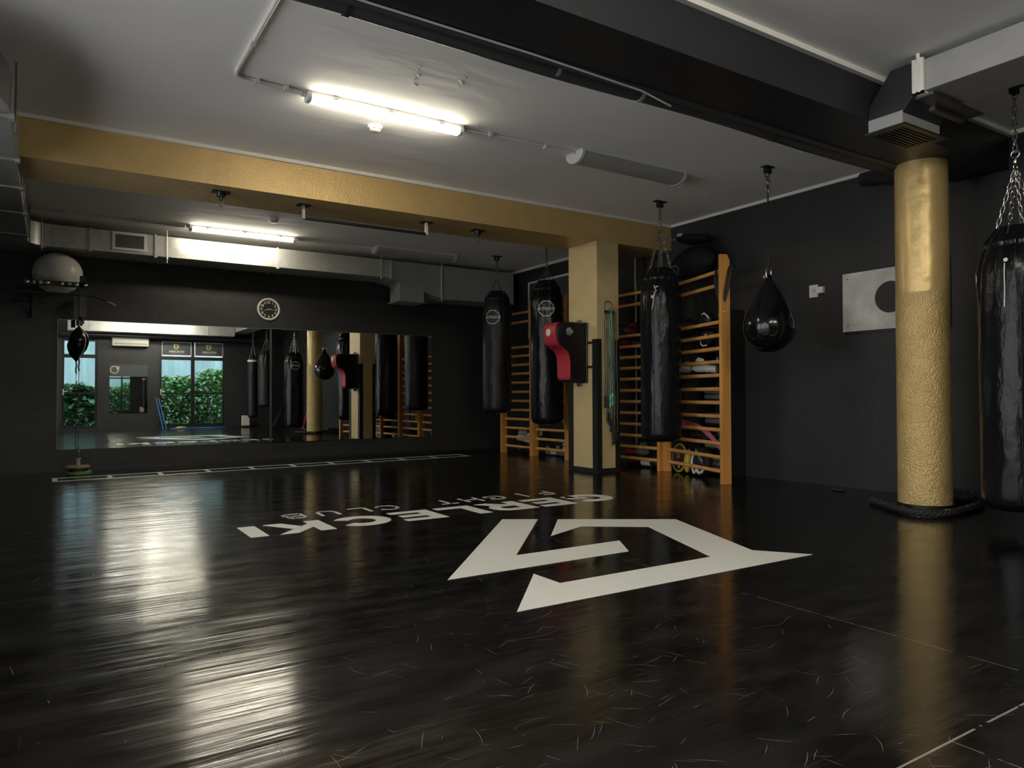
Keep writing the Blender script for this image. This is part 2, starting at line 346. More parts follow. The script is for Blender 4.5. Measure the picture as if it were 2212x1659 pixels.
MB().lathe([(.201,0),(.201,.05)],64).build('base_ring','black_metal',t)

# pipes under the black beam
p=MB(); p.tube([(XL+.01,3.335,2.83)]+[(x,3.335+.006*sin(x*3),2.83+.006*sin(x*2.1)) for x in [i*.4-2 for i in range(21)]],.062,14)
t=tag(p.build('insulated_pipe','pipe_grey'),'thick black insulated pipe along the far side of the black beam','pipe')
for x in (1.2,2.45,3.1,4.4,5.4): MB().box((x-.012,3.26,2.85),(x+.012,3.268,3.098)).lathe([(.066,-.012),(.066,.012)],14,(x,3.335,2.83),'x').build('pipe_clip','zinc_dull' if x in (2.45,3.1) else 'black_metal',t)
tag(MB().tube([(XL+.01,3.232,2.80),(6.0,3.232,2.80)],.030,12).build('small_pipe','pipe_grey'),'thinner black pipe tucked between the black beam and the insulated pipe','pipe')
tag(MB().tube([(XL+.01,3.195,2.783),(1.0,3.193,2.783),(2.2,3.195,2.778),(3.0,3.20,2.762),(3.3,3.26,2.755)],.006,6).build('white_cable','white'),'thin white cable running under the pipes of the black beam','cable')
tag(MB().box((XL+.01,3.19,2.965),(6.3,3.22,2.99)).build('cable_trunking','zinc_dull'),'narrow grey cable strip fixed along the far face of the black beam','cable trunking')
tag(MB().tube([(6.60,3.98,3.0),(6.56,3.80,2.985),(6.48,3.60,2.90),(6.42,3.44,2.86)],.07,12).build('bent_pipe','black_smooth'),'short bent black pipe from the round column head towards the right wall','pipe')

# ---------------------------------------------------------------- floor markings
def letter(ch):
    """list of polygons in a unit box (w,h=1), bold extended lettering"""
    s=.24
    def arc(cx,cy,rx,ry,a0,a1,th,n=14):
        o=[(cx+rx*cos(a0+(a1-a0)*i/n),cy+ry*sin(a0+(a1-a0)*i/n)) for i in range(n+1)]
        q=[(cx+(rx-th*1.15)*cos(a0+(a1-a0)*i/n),cy+(ry-th)*sin(a0+(a1-a0)*i/n)) for i in range(n+1)]
        return [[o[i],o[i+1],q[i+1],q[i]] for i in range(n)]
    R=lambda x0,y0,x1,y1:[(x0,y0),(x1,y0),(x1,y1),(x0,y1)]
    if ch=='I': return .30,[R(0,0,.30,1)]
    if ch=='E': return .86,[R(0,0,.28,1),R(.28,0,.86,s-.03),R(.28,.395,.78,.605),R(.28,1-s+.03,.86,1)]
    if ch=='L': return .82,[R(0,0,.28,1),R(.28,0,.82,s-.02)]
    if ch=='F': return .82,[R(0,0,.28,1),R(.28,.36,.76,.58),R(.28,.78,.82,1)]
    if ch=='T': return .9,[R(.31,0,.59,.78),R(0,.78,.9,1)]
    if ch=='H': return .95,[R(0,0,.28,1),R(.67,0,.95,1),R(.28,.39,.67,.61)]
    if ch=='U': return .95,[R(0,.42,.28,1),R(.67,.42,.95,1)]+arc(.475,.42,.475,.42,PI,2*PI,.23)
    if ch=='C': return 1.05,arc(.54,.5,.54,.5,.62,2*PI-.62,.25,22)
    if ch=='G': return 1.12,arc(.56,.5,.56,.5,.66,2*PI-.45,.25,22)+[R(.80,.10,1.06,.50),R(.60,.36,.80,.53)]
    if ch=='K': return 1.0,[R(0,0,.28,1),[(.28,.27),(.45,.44),(.98,1),(.66,1),(.28,.60)],[(.45,.44),(.70,0),(1.02,0),(.64,.62)]]
    if ch=='R': return .98,[R(0,0,.28,1),R(.28,.78,.56,1),R(.28,.28,.56,.50)]+arc(.56,.64,.38,.36,-PI/2,PI/2,.22)+[[(.40,.28),(.68,0),(.98,0),(.70,.32)]]
    if ch=='B': return .95,[R(0,0,.28,1),R(.28,.80,.56,1),R(.28,.42,.58,.60),R(.28,0,.60,.20)]+arc(.56,.71,.34,.29,-PI/2,PI/2,.19)+arc(.60,.30,.35,.30,-PI/2,PI/2,.19)
def floor_word(word,xr,xl,ytop,ybot,gap,thin,name,label,slope=0):
    """reads with right = -X and up = -Y"""
    W_=0; L_=[]
    for ch in word:
        if ch==' ': W_+=gap*1.2; continue
        w,p=letter(ch); L_.append((W_,p)); W_+=w+gap
    W_-=gap; k=(xr-xl)/W_; t=thing(name,(0,0,0),label,'floor marking')
    for x0,ps in L_:
        b=MB()
        for poly in ps:
            P=[]
            for u,v in poly:
                X=xr-(x0+u)*k; P.append((X,ybot+(ytop-ybot)*v+slope*(X-xl)))
            if area(P)<0: P=P[::-1]
            b.prism(P,(.0003,.0016),lambda u,v,w:(u,v,w))
        b.build('letter','decal',t)
    return t
floor_word('GERLECKI',4.33,1.115,4.90,5.325,.16,0,'floor_lettering','large white GERLECKI lettering on the black floor')
def fight():
    """small thin lettering"""
    word='FIGHT CLUB'; t=thing('floor_small_lettering',(0,0,0),'small thin white FIGHT CLUB lettering on the black floor','floor marking'); xr,xl=4.02,1.52; ytop,ybot=5.50,5.70; n=len(word); step=(xr-xl)/(n-.45)
    for i,ch in enumerate(word):
        if ch==' ': continue
        w,ps=letter(ch)
        # thin strokes: polylines per letter
        S_={'F':[[(0,0),(0,1)],[(0,1),(.7,1)],[(0,.5),(.6,.5)]],'I':[[(.3,0),(.3,1)]],'G':[[(.9,.85),(.7,1),(.35,1),(.05,.75),(0,.4),(.15,.1),(.45,0),(.75,0),(.95,.15),(.95,.5),(.55,.5)]],
         'H':[[(0,0),(0,1)],[(.85,0),(.85,1)],[(0,.5),(.85,.5)]],'T':[[(.4,0),(.4,1)],[(0,1),(.8,1)]],'C':[[(.9,.85),(.65,1),(.35,1),(.05,.75),(0,.4),(.15,.1),(.4,0),(.7,0),(.9,.15)]],
         'L':[[(0,1),(0,0)],[(0,0),(.7,0)]],'U':[[(0,1),(0,.3),(.15,.05),(.4,0),(.6,.03),(.8,.3),(.8,1)]],'B':[[(0,0),(0,1)],[(0,1),(.55,1),(.7,.85),(.7,.65),(.55,.53),(0,.53)],[(.55,.53),(.8,.4),(.8,.15),(.6,0),(0,0)]]}[ch]
        X0=xr-i*step; b=MB()
        for pl in S_:
            for (u0,v0),(u1,v1) in zip(pl[:-1],pl[1:]):
                a=Vector((X0-u0*.17,ybot+(ytop-ybot)*v0)); c_=Vector((X0-u1*.17,ybot+(ytop-ybot)*v1)); d=(c_-a).normalized(); nn=Vector((-d.y,d.x))*.0125; e=d*.0125
                P=[tuple(a-e+nn),tuple(a-e-nn),tuple(c_+e-nn),tuple(c_+e+nn)]
                if area(P)<0: P=P[::-1]
                b.prism(P,(.0003,.0016),lambda u,v,w:(u,v,w))
        b.build('letter','decal',t)
    return t
fight()
t=thing('floor_emblem',(0,0,0),'big angular white emblem shaped like a letter G on the black floor','floor marking')
for G in GLOGO:
    P=G if area(G)>0 else G[::-1]; MB().prism(P,(.0003,.0018),lambda u,v,w:(u,v,w)).build('emblem_stroke','decal',t)
# agility ladder tape
b=MB(); X0,X1=.03,5.48; nl=lambda X:9.37+.062*X; fl=lambda X:9.77+.060*X; tw=.045
def quad(P):
    if area(P)<0: P=P[::-1]
    b.prism(P,(.0003,.0016),lambda u,v,w:(u,v,w))
quad([(X0,nl(X0)),(X1,nl(X1)),(X1,nl(X1)+tw),(X0,nl(X0)+tw)]); quad([(X0,fl(X0)-tw),(X1,fl(X1)-tw),(X1,fl(X1)),(X0,fl(X0))])
for i in range(11):
    x=X0+(X1-X0-.05)*i/10; quad([(x,nl(x)+tw),(x+.05,nl(x)+tw),(x+.05,fl(x)-tw),(x,fl(x)-tw)])
tag(b.build('floor_ladder_tape','decal'),'white taped agility ladder on the floor before the back wall','floor marking')

# ---------------------------------------------------------------- wall mirrors
def mirror(x0,x1,ya,yb_,label):
    t=thing('wall_mirror',(x0,YB,.27),label,'mirror')
    L=x1-x0; b=MB(); b.prism([(0,-ya-.006),(L,-yb_-.006),(L,-yb_),(0,-ya)],(0,1.635),lambda u,v,w:(u,v,w)); b.build('mirror_pane','mirror',t,angle=10)
    e=MB(); 
    e.prism([(0,-ya-.0062),(0.004,-ya-.0062),(0.004,0),(0,0)],(0,1.635),lambda u,v,w:(u,v,w)); e.prism([(L-.004,-yb_-.0062),(L,-yb_-.0062),(L,0),(L-.004,0)],(0,1.635),lambda u,v,w:(u,v,w))
    e.prism([(0,-ya-.0062),(L,-yb_-.0062),(L,0),(0,0)],(1.635,1.641),lambda u,v,w:(u,v,w))
    e.build('polished_edge','steel_dark',t)
    return t
mirror(.077,2.684,.002,.002,'large left mirror sheet on the black back wall, reflecting the glazed doors')
mirror(2.690,5.276,.046,.002,'large right mirror sheet on the black back wall, reflecting the gold column and bags')

# ---------------------------------------------------------------- clock
t=thing('wall_clock',(2.66,YB,2.19),'round black clock with white rim above the mirrors','clock')
MB().lathe([(.133,-.02),(.148,-.030),(.162,-.018),(.162,0),(.12,0)],48,axis='y',loop=True).build('rim','offwhite',t)
MB().lathe([(.135,-.012),(.135,-.018)],48,axis='y').build('dial','clock_face',t)
for i in range(1,13):
    a=PI/2-i*PI/6; b=text_polys(str(i),.048,.0016); place2d(b,(.103*cos(a),-.0195,.103*sin(a)),(1,0,0),(0,0,1)); b.build('numeral','offwhite',t)
def hand(L,w,ang,tail,y,name):
    d=Vector((sin(ang),0,cos(ang))); n=Vector((cos(ang),0,-sin(ang))); b=MB()
    P=[d*-tail-n*w,d*-tail+n*w,d*L+n*w*.5,d*L-n*w*.5]; vs=[tuple(p+Vector((0,y,0))) for p in P]+[tuple(p+Vector((0,y-.0015,0))) for p in P]
    b.add(vs,[(0,1,2,3),(7,6,5,4),(0,4,5,1),(1,5,6,2),(2,6,7,3),(3,7,4,0)]); b.build(name,'offwhite',t)
hand(.075,.004,math.radians(254),.02,-.021,'hour_hand'); hand(.105,.003,math.radians(96),.02,-.023,'minute_hand'); hand(.03,.002,math.radians(75),.01,-.025,'second_hand')

# ---------------------------------------------------------------- ducts
t=thing('ventilation_duct',(0.03,.145,.015),'galvanised air duct running along the top of the back wall above the clock','duct')
b=MB().box((-.02,9.95,2.70),(4.30,10.5,2.965))
n=8; rings=[]
b.build('straight_run','zinc',t,bevel=.003)
# elbow from left run into back run (rounded outer corner)
b=MB(); P=[]
for i in range(9):
    a=PI*i/16; P.append((-.25+.23*sin(a),10.18-.0-.23*cos(a)+.0))
poly=[(-.75,9.6),(-.25,9.6)]+[(-.25+.0,9.72)]+[(-.25+.23*(1-cos(PI/2*i/8)),9.72+.23*sin(PI/2*i/8)) for i in range(1,9)]+[(-.02,10.5),(-.45,10.5)]+[(-.45-.3*sin(PI/2*i/8),10.2+.3*cos(PI/2*i/8)) for i in range(1,9)]
b.prism(poly,(2.70,2.965),lambda u,v,w:(u,v,w)); b.build('elbow','zinc',t)
b=MB(); 
def hexa(b,a,c):  # a,c: lists of 4 points each (x, [(y,z)*4])
    b.add(a+c,[(0,1,2,3),(7,6,5,4),(0,4,5,1),(1,5,6,2),(2,6,7,3),(3,7,4,0)])
hexa(b,[(4.30,9.95,2.70),(4.30,9.95,2.965),(4.30,10.5,2.965),(4.30,10.5,2.70)],[(5.15,9.95,2.44),(5.15,9.95,2.965),(5.15,10.5,2.965),(5.15,10.5,2.44)]); b.build('tapered_section','zinc_dull',t)
MB().box((5.15,9.95,2.44),(6.50,10.5,2.965)).build('end_box','zinc_dull',t,bevel=.003)
b=MB()
for x,z0,z1 in ((.375,2.69,2.97),(1.09,2.69,2.975),(-.10,2.69,2.97),(2.61,2.69,2.975),(4.30,2.69,2.97),(5.15,2.43,2.97)):
    b=MB().box((x-.012,9.935,z0),(x+.012,9.95,z1)).box((x-.012,9.935,z0-.008),(x+.012,10.5,z0)).box((x-.02,9.925,z0-.012),(x+.02,9.945,z0+.012)); b.build('flange_strip','zinc',t)
for x,z in ((1.22,2.62),(4.13,2.66),(-.12,2.64),(5.14,2.38)): MB().tube([(x,9.925,z),(x,9.925,ZC2-.015)],.006,8).lathe([(.014,-.01),(.014,.01)],8,(x,9.925,2.68)).build('hanger_rod','zinc',t)
g=MB(); x0,x1,z0,z1=.607,.99,2.735,2.962; y=9.95
for q in ((x0,x1,z0,z0+.032),(x0,x1,z1-.032,z1),(x0,x0+.032,z0+.032,z1-.032),(x1-.032,x1,z0+.032,z1-.032)): g.box((q[0],y-.012,q[2]),(q[1],y,q[3]))
gr=g.build('vent_grille','white',t,bevel=.002)
g=MB().box((x0+.032,y-.001,z0+.032),(x1-.032,y+0.0,z1-.032)); g.build('recess_shade_sheet','black_metal',gr)  # flat black sheet stands in for the shade inside the vent
g=MB()
for i in range(9): z=z0+.042+i*.018; g.box((x0+.032,y-.010,z),(x1-.032,y-.003,z+.004))
for i in range(18): x=x0+.04+i*.018; g.box((x,y-.006,z0+.032),(x+.003,y-.002,z1-.032))
g.build('grille_blade','zinc_dull',gr)
b=MB(); hexa(b,[(4.45,9.97,2.37),(4.45,9.97,2.655),(4.45,10.35,2.655),(4.45,10.35,2.37)],[(4.85,9.97,2.37),(4.85,9.97,2.532),(4.85,10.35,2.532),(4.85,10.35,2.37)]); ob=b.build('outlet_box','zinc_dull',t)
MB().box((4.42,9.94,2.358),(4.88,10.38,2.37)).build('outlet_rim','zinc_dull',t)
# left duct along Y
t=thing('side_duct',(0.03,0,.015),'galvanised air duct overhead at the far left, turning out of view','duct')
MB().box((-.75,5.55,2.70),(-.25,9.745,2.965)).build('straight_run','zinc_dull',t,bevel=.003)
poly=[(-.25,5.55),(-.75,5.55)]+[(-1.15+.4*cos(PI/2*i/10),5.55-.4*sin(PI/2*i/10)) for i in range(1,11)]+[(-2.55,5.15),(-2.55,4.65)]+[(-1.15+.9*cos(PI/2*i/10),5.55-.9*sin(PI/2*i/10)) for i in range(10,0,-1)]
P=poly if area(poly)>0 else poly[::-1]
MB().prism(P,(2.72,2.985),lambda u,v,w:(u,v,w)).build('curved_section','zinc_dull',t)
for y in (5.55,6.55,7.4,8.4,9.5):
    MB().box((-.765,y-.015,2.69),(-.235,y+.015,2.70)).box((-.25,y-.015,2.69),(-.235,y+.015,2.985)).box((-.262,y-.03,2.675),(-.228,y+.03,2.71)).build('flange_strip','zinc',t)
for y in (5.62,7.45,9.52): MB().tube([(-.225,y,2.62),(-.225,y,3.03 if y>7 else 3.08)],.006,8).build('hanger_rod','steel_dark',t)
# right duct: grey run + black painted drop box at the beam
t=thing('outlet_duct',(0,0,0),'pale grey air duct dropping to a grilled outlet above the round column','duct')
MB().box((4.68,YR+.01,2.86),(5.10,2.42,3.06)).build('straight_run','zinc_dull',t,bevel=.003)
pr=[(2.42,3.06),(2.61,3.06),(2.765,2.86),(2.765,2.68),(2.535,2.68),(2.535,2.76),(2.47,2.84),(2.42,2.86)]
P=pr if area(pr)>0 else pr[::-1]
MB().prism(P,(4.66,5.12),lambda u,v,w:(w,u,v)).build('drop_box','black_smooth',t,bevel=.002)
MB().box((4.659,2.534,2.68),(5.121,2.766,2.775)).build('outlet_collar','zinc_dull',t)
b=MB().box((4.655,2.40,2.845),(4.675,2.47,3.07)).box((4.655,2.40,2.845),(5.12,2.47,2.858)).box((4.65,2.415,2.85),(4.672,2.43,3.06)).box((4.648,2.445,2.85),(4.672,2.46,3.06)); b.tube([(4.66,2.43,3.05),(4.655,2.43,3.1)],.012,8); b.build('flange_strip','white',t)
MB().box((4.70,2.36,2.83),(5.35,2.50,2.845)).box((4.9,2.45,2.80),(5.3,2.49,2.83)).build('support_channel','steel_dark',t)
g=MB().box((4.62,2.50,2.668),(5.16,2.54,2.68)).box((4.62,2.745,2.668),(5.16,2.768,2.68)).box((4.62,2.54,2.668),(4.68,2.745,2.68)).box((5.10,2.54,2.668),(5.16,2.745,2.68))
gr=g.build('outlet_grille','black_metal',t)
g=MB()
for i in range(7): y=2.555+i*.028; g.box((4.68,y,2.669),(5.10,y+.012,2.678))
g.build('grille_blade','black_metal',gr)
# rear duct (seen in mirror)
t=thing('overhead_duct',(0,0,0),'galvanised air duct above the glazed doors, seen in the left mirror','duct')
MB().box((.4,-1.75,2.74),(4.66,-1.30,3.04)).build('straight_run','zinc',t,bevel=.003)
for x in (.9,1.6,2.5,3.2,3.9): MB().box((x-.012,-1.30,2.73),(x+.012,-1.285,3.05)).build('flange_strip','zinc',t)
tag(MB().tube([(-2.5,-1.6,2.66),(6.4,-1.6,2.66)],.05,12).build('overhead_pipe','black_smooth'),'grey pipe under the duct above the glazed doors, seen in the left mirror','pipe')

# ---------------------------------------------------------------- lights, conduits, detectors
def tube_light(x0,x1,y,z,label,lit='tube'):
    t=thing('tube_light',(x0,y,z),label,'ceiling light',); L=x1-x0
    MB().box((0.02,-.047,-.022),(L-.02,.047,0)).build('housing','plastic',t,bevel=.004)
    prof=[(-.044,-.022),(-.047,-.036),(-.042,-.054),(-.026,-.067),(0,-.071),(.026,-.067),(.042,-.054),(.047,-.036),(.044,-.022)]
    MB().loft([[(x,u,v) for u,v in prof] for x in (.03,L-.03)]).build('diffuser',lit,t,angle=60)
    for x,s in ((.0,1),(L-.03,1)): MB().loft([[(xx,u*1.05,v*1.03+.001) for u,v in [(-.044,0)]+prof+[(.044,0)]] for xx in (x,x+.03)]).build('end_cap','plastic',t,angle=60)
    for x in (.2,L/2,L-.2): MB().box((x-.02,-.053,-.034),(x+.02,-.0475,-.012)).build('clip','plastic',t)
    MB().lathe([(.014,-.035),(.014,0)],10,(0,0,-.025),'x').build('cable_gland','plastic',t)
    return t
tube_light(1.53,2.79,5.085,ZC,'lit fluorescent tube light on the ceiling between the black and gold beams')
tube_light(1.44,2.74,9.60,ZC2,'lit fluorescent tube light close in front of the back wall duct')
tube_light(1.20,2.46,.50,ZC,'lit fluorescent tube light of the glazed door bay, nearer the black beam','tube_bright')
tube_light(2.25,3.51,-.60,ZC,'lit fluorescent tube light of the glazed door bay, nearer the sign boards','tube_bright')
tube_light(-2.25,-.99,1.70,ZC,'added lit fluorescent tube light, out of view near the added left wall windows','tube_bright')  # lamp added out of view to brighten column, pillar and bags from the left
def wide_light(x0,x1,y,z,w,label):
    t=thing('wide_light',(x0,y,z),label,'ceiling light'); L=x1-x0; prof=[(w/2*cos(PI+PI*i/12),.085*sin(PI+PI*i/12)-.012) for i in range(13)]
    MB().box((0,-w/2,-.012),(L,w/2,0)).build('housing','plastic',t)
    MB().loft([[(x,u,v) for u,v in prof] for x in (.03,L-.03)]).build('diffuser','unlit',t,angle=60)
    for x in (0,L-.03): MB().loft([[(xx,u*1.04,v*1.04) for u,v in prof] for xx in (x,x+.03)]).build('end_cap','plastic',t,angle=60)
    return t
wide_light(3.93,5.22,5.07,ZC,.24,'unlit wide ribbed light fitting on the ceiling between the black and gold beams')
wide_light(3.86,5.14,9.62,ZC2,.22,'unlit wide ribbed light fitting behind the pull-up bar')
def conduit(pts,label,clips,r=.011):
    t=thing('cable_conduit',(0,0,0),label,'conduit'); MB().tube(pts,r,10).build('pipe','white',t)
    for c in clips: MB().cbox((c[0],c[1],c[2]-.004),(.03,.045,.034)).build('clip','plastic',t)
    return t
z=ZC-.014
conduit([(1.03,3.42,z),(1.03,4.96,z),(1.045,5.02,z),(1.09,5.05,z),(1.49,5.06,z-.01)],'white conduit bending along the ceiling to the nearer lit tube light',[(1.03,4.5,z),(1.18,5.05,z),(1.38,5.055,z)],.014)
conduit([(2.83,5.08,z-.005),(3.3,5.05,z),(3.92,5.05,z)],'white conduit between the lit tube and the unlit fitting before the gold beam',[(3.05,5.06,z),(3.6,5.05,z)])
z=ZC2-.014
conduit([(-.2,9.64,z),(1.40,9.66,z)],'white conduit left of the tube light before the back duct',[(.15,9.64,z),(.9,9.65,z)])
conduit([(2.80,9.66,z),(3.85,9.66,z)],'white conduit between the tube light and the unlit fitting of the back bay',[(3.05,9.66,z),(3.5,9.66,z)])
def detector(x,y,z,label):
    t=thing('smoke_detector',(x,y,z),label,'smoke detector')
    MB().lathe([(.055,0),(.060,-.012),(.058,-.022)],28).build('base','plastic',t)
    MB().lathe([(.050,-.022),(.048,-.036),(.036,-.046),(.012,-.050),(.001,-.050)],28).build('cover','plastic',t)
    for k in range(6):
        a=k*PI/3; MB().cbox((.047*cos(a),.047*sin(a),-.032),(.012,.012,.006)).build('vent_slot','black_metal',t)
detector(2.19,5.43,ZC,'round white smoke detector beside the nearer lit tube light'); detector(2.24,8.73,ZC2,'round white smoke detector before the back bay tube light')
b=MB(); random.seed(4)
for cx,cy,z,n in ((2.05,4.45,ZC,6),(2.36,4.38,ZC,4),(5.45,5.35,ZC,7),(5.7,8.75,ZC2,6)):
    for k in range(n):
        x=cx+random.uniform(-.02,.02)+k*.015; y=cy+(k-n/2)*.05+random.uniform(-.02,.02); r=random.uniform(.008,.022)
        b.ell((x,y,z),(r,r*.7,.006),8,6)
tag(b.build('ceiling_paint_blisters','ceiling'),'small blisters and chips in the white ceiling paint','paint blisters',kind='stuff')

# ---------------------------------------------------------------- chains and hooks
def link(b,c,d,s,L,w,r):
    d=Vector(d).normalized(); s=Vector(s); s=(s-d*s.dot(d)).normalized(); pts=[]
    h=L/2-w/2
    for i in range(8):
        a=-PI/2+PI*i/7; pts.append(Vector(c)+d*(h+w/2*cos(a))+s*(w/2*sin(a)))
    for i in range(8):
        a=PI/2+PI*i/7; pts.append(Vector(c)+d*(-h+w/2*cos(a))+s*(w/2*sin(a)))
    b.tube(pts,r,6,closed=True)
def chain(p0,p1,L=.05,w=.022,r=.0035):
    b=MB(); p0=Vector(p0); p1=Vector(p1); d=p1-p0; n=max(1,round(d.length/(L-2*r-.001))); st=d/n; sd=d.normalized()
    a=sd.cross(Vector((0,1,0))); 
    if a.length<.1: a=Vector((1,0,0))
    a.normalize(); c=sd.cross(a)
    for i in range(n): link(b,p0+st*(i+.5),sd,a if i%2 else c,st.length+2*r+.001,w,r)
    return b
def ringb(c,R,r,axis='y'):
    pts=[]
    for i in range(18):
        a=2*PI*i/18; pts.append((c[0]+R*cos(a),c[1],c[2]+R*sin(a)) if axis=='y' else (c[0],c[1]+R*cos(a),c[2]+R*sin(a)))
    return MB().tube(pts,r,8,closed=True)
def mount(t,z,rz=0,wide=.16):
    b=MB().box((-wide/2,-.035,z-.008),(wide/2,.035,z)).box((-.035,-.02,z-.06),(-.022,.02,z-.008)).box((.022,-.02,z-.06),(.035,.02,z-.008)).box((-.035,-.02,z-.068),(.035,.02,z-.055))
    return b.build('ceiling_bracket','black_metal',t)
def heavy_bag(loc,R,zt,zb,zc,label,logo=None,seed=0,ring_z=None,m='vinyl',logophi=0,neck=.62,chain_m='steel_dark',br=True):
    """loc xy; zt shoulder top, zb bottom, zc ceiling"""
    rnd=random.Random(seed); t=thing('punching_bag',(loc[0],loc[1],zb),label,'punching bag'); H=zt-zb; cz=zc-zb
    ph=[rnd.uniform(0,6.28) for _ in range(6)]
    def fr(a,z):
        u=(H-z)/.60; k=max(0,1-max(u,0)); k=k**1.6
        f=1+k*.05*(sin(9*a+ph[0]+.5*sin(3*a))+.8*sin(15*a+ph[1])+.6*sin(25*a+ph[2])+.3*sin(41*a+ph[5]))+.007*sin(2*a+ph[3]+z*2)+.004*sin(5*a+z*9+ph[4])
        lo=max(0,1-z/.12); return f+lo*.012*sin(26*a)
    pr=[(.02,.0),(R*.72,.006),(R*.9,.03),(R*.985,.07)]
    n=24; top=H-.34
    for i in range(n): pr.append((R,.10+(top-.10)*i/(n-1)))
    pr+=[(R*.995,H-.31),(R*.985,H-.28),(R*.965,H-.25),(R*.94,H-.22),(R*.905,H-.19),(R*.865,H-.16),(R*.84,H-.145),(R*.80,H-.13),(R*.83,H-.11),(R*.80,H-.09),(R*.74,H-.07),(R*.66,H-.045),(R*.58,H-.02),(R*.52,H+.0),(R*.50,H+.012),(R*.46,H+.0),(R*.4,H-.03),(.02,H-.035)]
    MB().lathe(pr,96,fr=fr).build('body',m,t,angle=80)
    MB().lathe([(.001,-.012),(.018,-.010),(.02,.004)],12).build('bottom_ring','steel_dark',t)
    # vertical seam and drawstring collar
    b=MB(); b.tube([(R*1.004*cos(3.6)*fr(3.6,z),R*1.004*sin(3.6)*fr(3.6,z),z) for z in [.1+(H-.50)*i/14 for i in range(15)]],.003,6); b.build('seam',m,t)
    rz_=(ring_z if ring_z else zc-.45)-zb
    for k in range(4):
        a=PI/4+k*PI/2+seed; chain((.008*cos(a),.008*sin(a),rz_-.03),(R*.52*cos(a),R*.52*sin(a),H+.012)).build('strap_chain',chain_m,t)
        MB().tube([(R*.52*cos(a),R*.52*sin(a),H+.018),(R*.60*cos(a),R*.60*sin(a),H-.0),(R*.72*cos(a),R*.72*sin(a),H-.05)],.006,6).build('hook',chain_m,t)
    ringb((0,0,rz_-.005),.028,.005).build('swivel_ring',chain_m,t); MB().lathe([(.012,rz_+.02),(.016,rz_+.035),(.010,rz_+.06)],12).build('swivel',chain_m,t)
    ringb((0,0,rz_+.085),.026,.005,'x').build('swivel_ring',chain_m,t)
    if rz_+.12<cz-.08: chain((0,0,rz_+.10),(0,0,cz-.058),.055,.026,.0045).build('main_chain',chain_m,t)
    if br: mount(t,cz)
    if logo:
        phi=logophi; b=MB(); Ro=.115
        for i in range(8):
            a0=PI/8+i*PI/4; a1=a0+PI/4
            for s_ in range(4):
                q0=[Ro*((1-s_/4)*cos(a0)+s_/4*cos(a1)),Ro*((1-s_/4)*sin(a0)+s_/4*sin(a1))]; q1=[Ro*((1-(s_+1)/4)*cos(a0)+(s_+1)/4*cos(a1)),Ro*((1-(s_+1)/4)*sin(a0)+(s_+1)/4*sin(a1))]
                b.add([(q0[0],q0[1],0),(q1[0],q1[1],0),(q1[0]*.87,q1[1]*.87,0),(q0[0]*.87,q0[1]*.87,0)],[(0,1,2,3)])
        tx=text_polys('OCTAGON',.052,.0024,.90); b.add(tx.v,tx.f)
        def pz(z):
            for (r0,z0),(r1,z1) in zip(pr[:-1],pr[1:]):
                if z0<=z<=z1: return r0+(r1-r0)*(z-z0)/max(1e-6,z1-z0)
            return R
        out=[]
        for p in b.v:
            a=phi+p[0]/R; z=H-logo+p[1]; q=pz(z)*fr(a,z)+.0045; out.append((q*cos(a),q*sin(a),z))
        b.v=out; b.build('logo','print',t)
    return t
B1=heavy_bag((5.70,9.28),.215,2.50,.665,ZC2,'farthest black punching bag near the back wall, printed with an octagon logo',.40,1,2.72,'vinyl_dull',math.radians(-140))
B2=heavy_bag((5.70,7.98),.222,2.48,.54,ZC2,'black punching bag with octagon logo, hanging behind the red and black wall pad',.39,2,2.66,'vinyl',math.radians(-128))
B3=heavy_bag((5.745,5.855),.226,2.33,.41,ZC,'shiny black punching bag hanging before the wooden wall bars',None,3,2.80,'vinyl',br=True)
B4=heavy_bag((5.69,2.31),.235,2.08,.115,ZC,'large shiny black punching bag at the right edge, beside the round column',.34,4,2.52,'vinyl',math.radians(100),chain_m='steel')
b=MB(); R=.237
for z0,z1,off in ((0,0,0),): pass
# white string and tag on the bag before the bars
s=MB().tube([(-.20,-.11,1.72),(-.205,-.115,1.69),(-.19,-.13,1.66),(-.205,-.115,1.62),(-.212,-.108,1.55),(-.214,-.10,1.50),(-.22,-.085,1.46)],.004,6)
s.tube([(-.205,-.115,1.69),(-.18,-.15,1.705)],.006,6); s.box((-.225,-.12,1.575),(-.215,-.085,1.605)); s.build('drawstring','offwhite',B3)
s=MB().tube([(-.232,-.02,1.70),(-.238,-.02,1.62),(-.236,-.02,1.50),(-.238,-.018,1.40)],.004,6); s.lathe([(.014,-.004),(.014,.004)],12,(-.238,-.03,1.72),'x'); s.build('drawstring','offwhite',B4)
# rear bags seen in the mirror
heavy_bag((5.15,-1.15),.15,2.2,.30,ZC,'slim long black bag with a white band, seen in the mirrors near the rear wall',None,5,2.6,'vinyl_dull')
o=MB().lathe([(.155,0),(.158,.03),(.155,.06)],32); o.build('white_band','offwhite',bpy.data.objects['punching_bag.004'],loc=(0,0,1.68))
heavy_bag((5.35,-.35),.24,2.25,.62,ZC,'wide dull black bag seen in the mirrors between two others',None,6,2.7,'vinyl_dull')

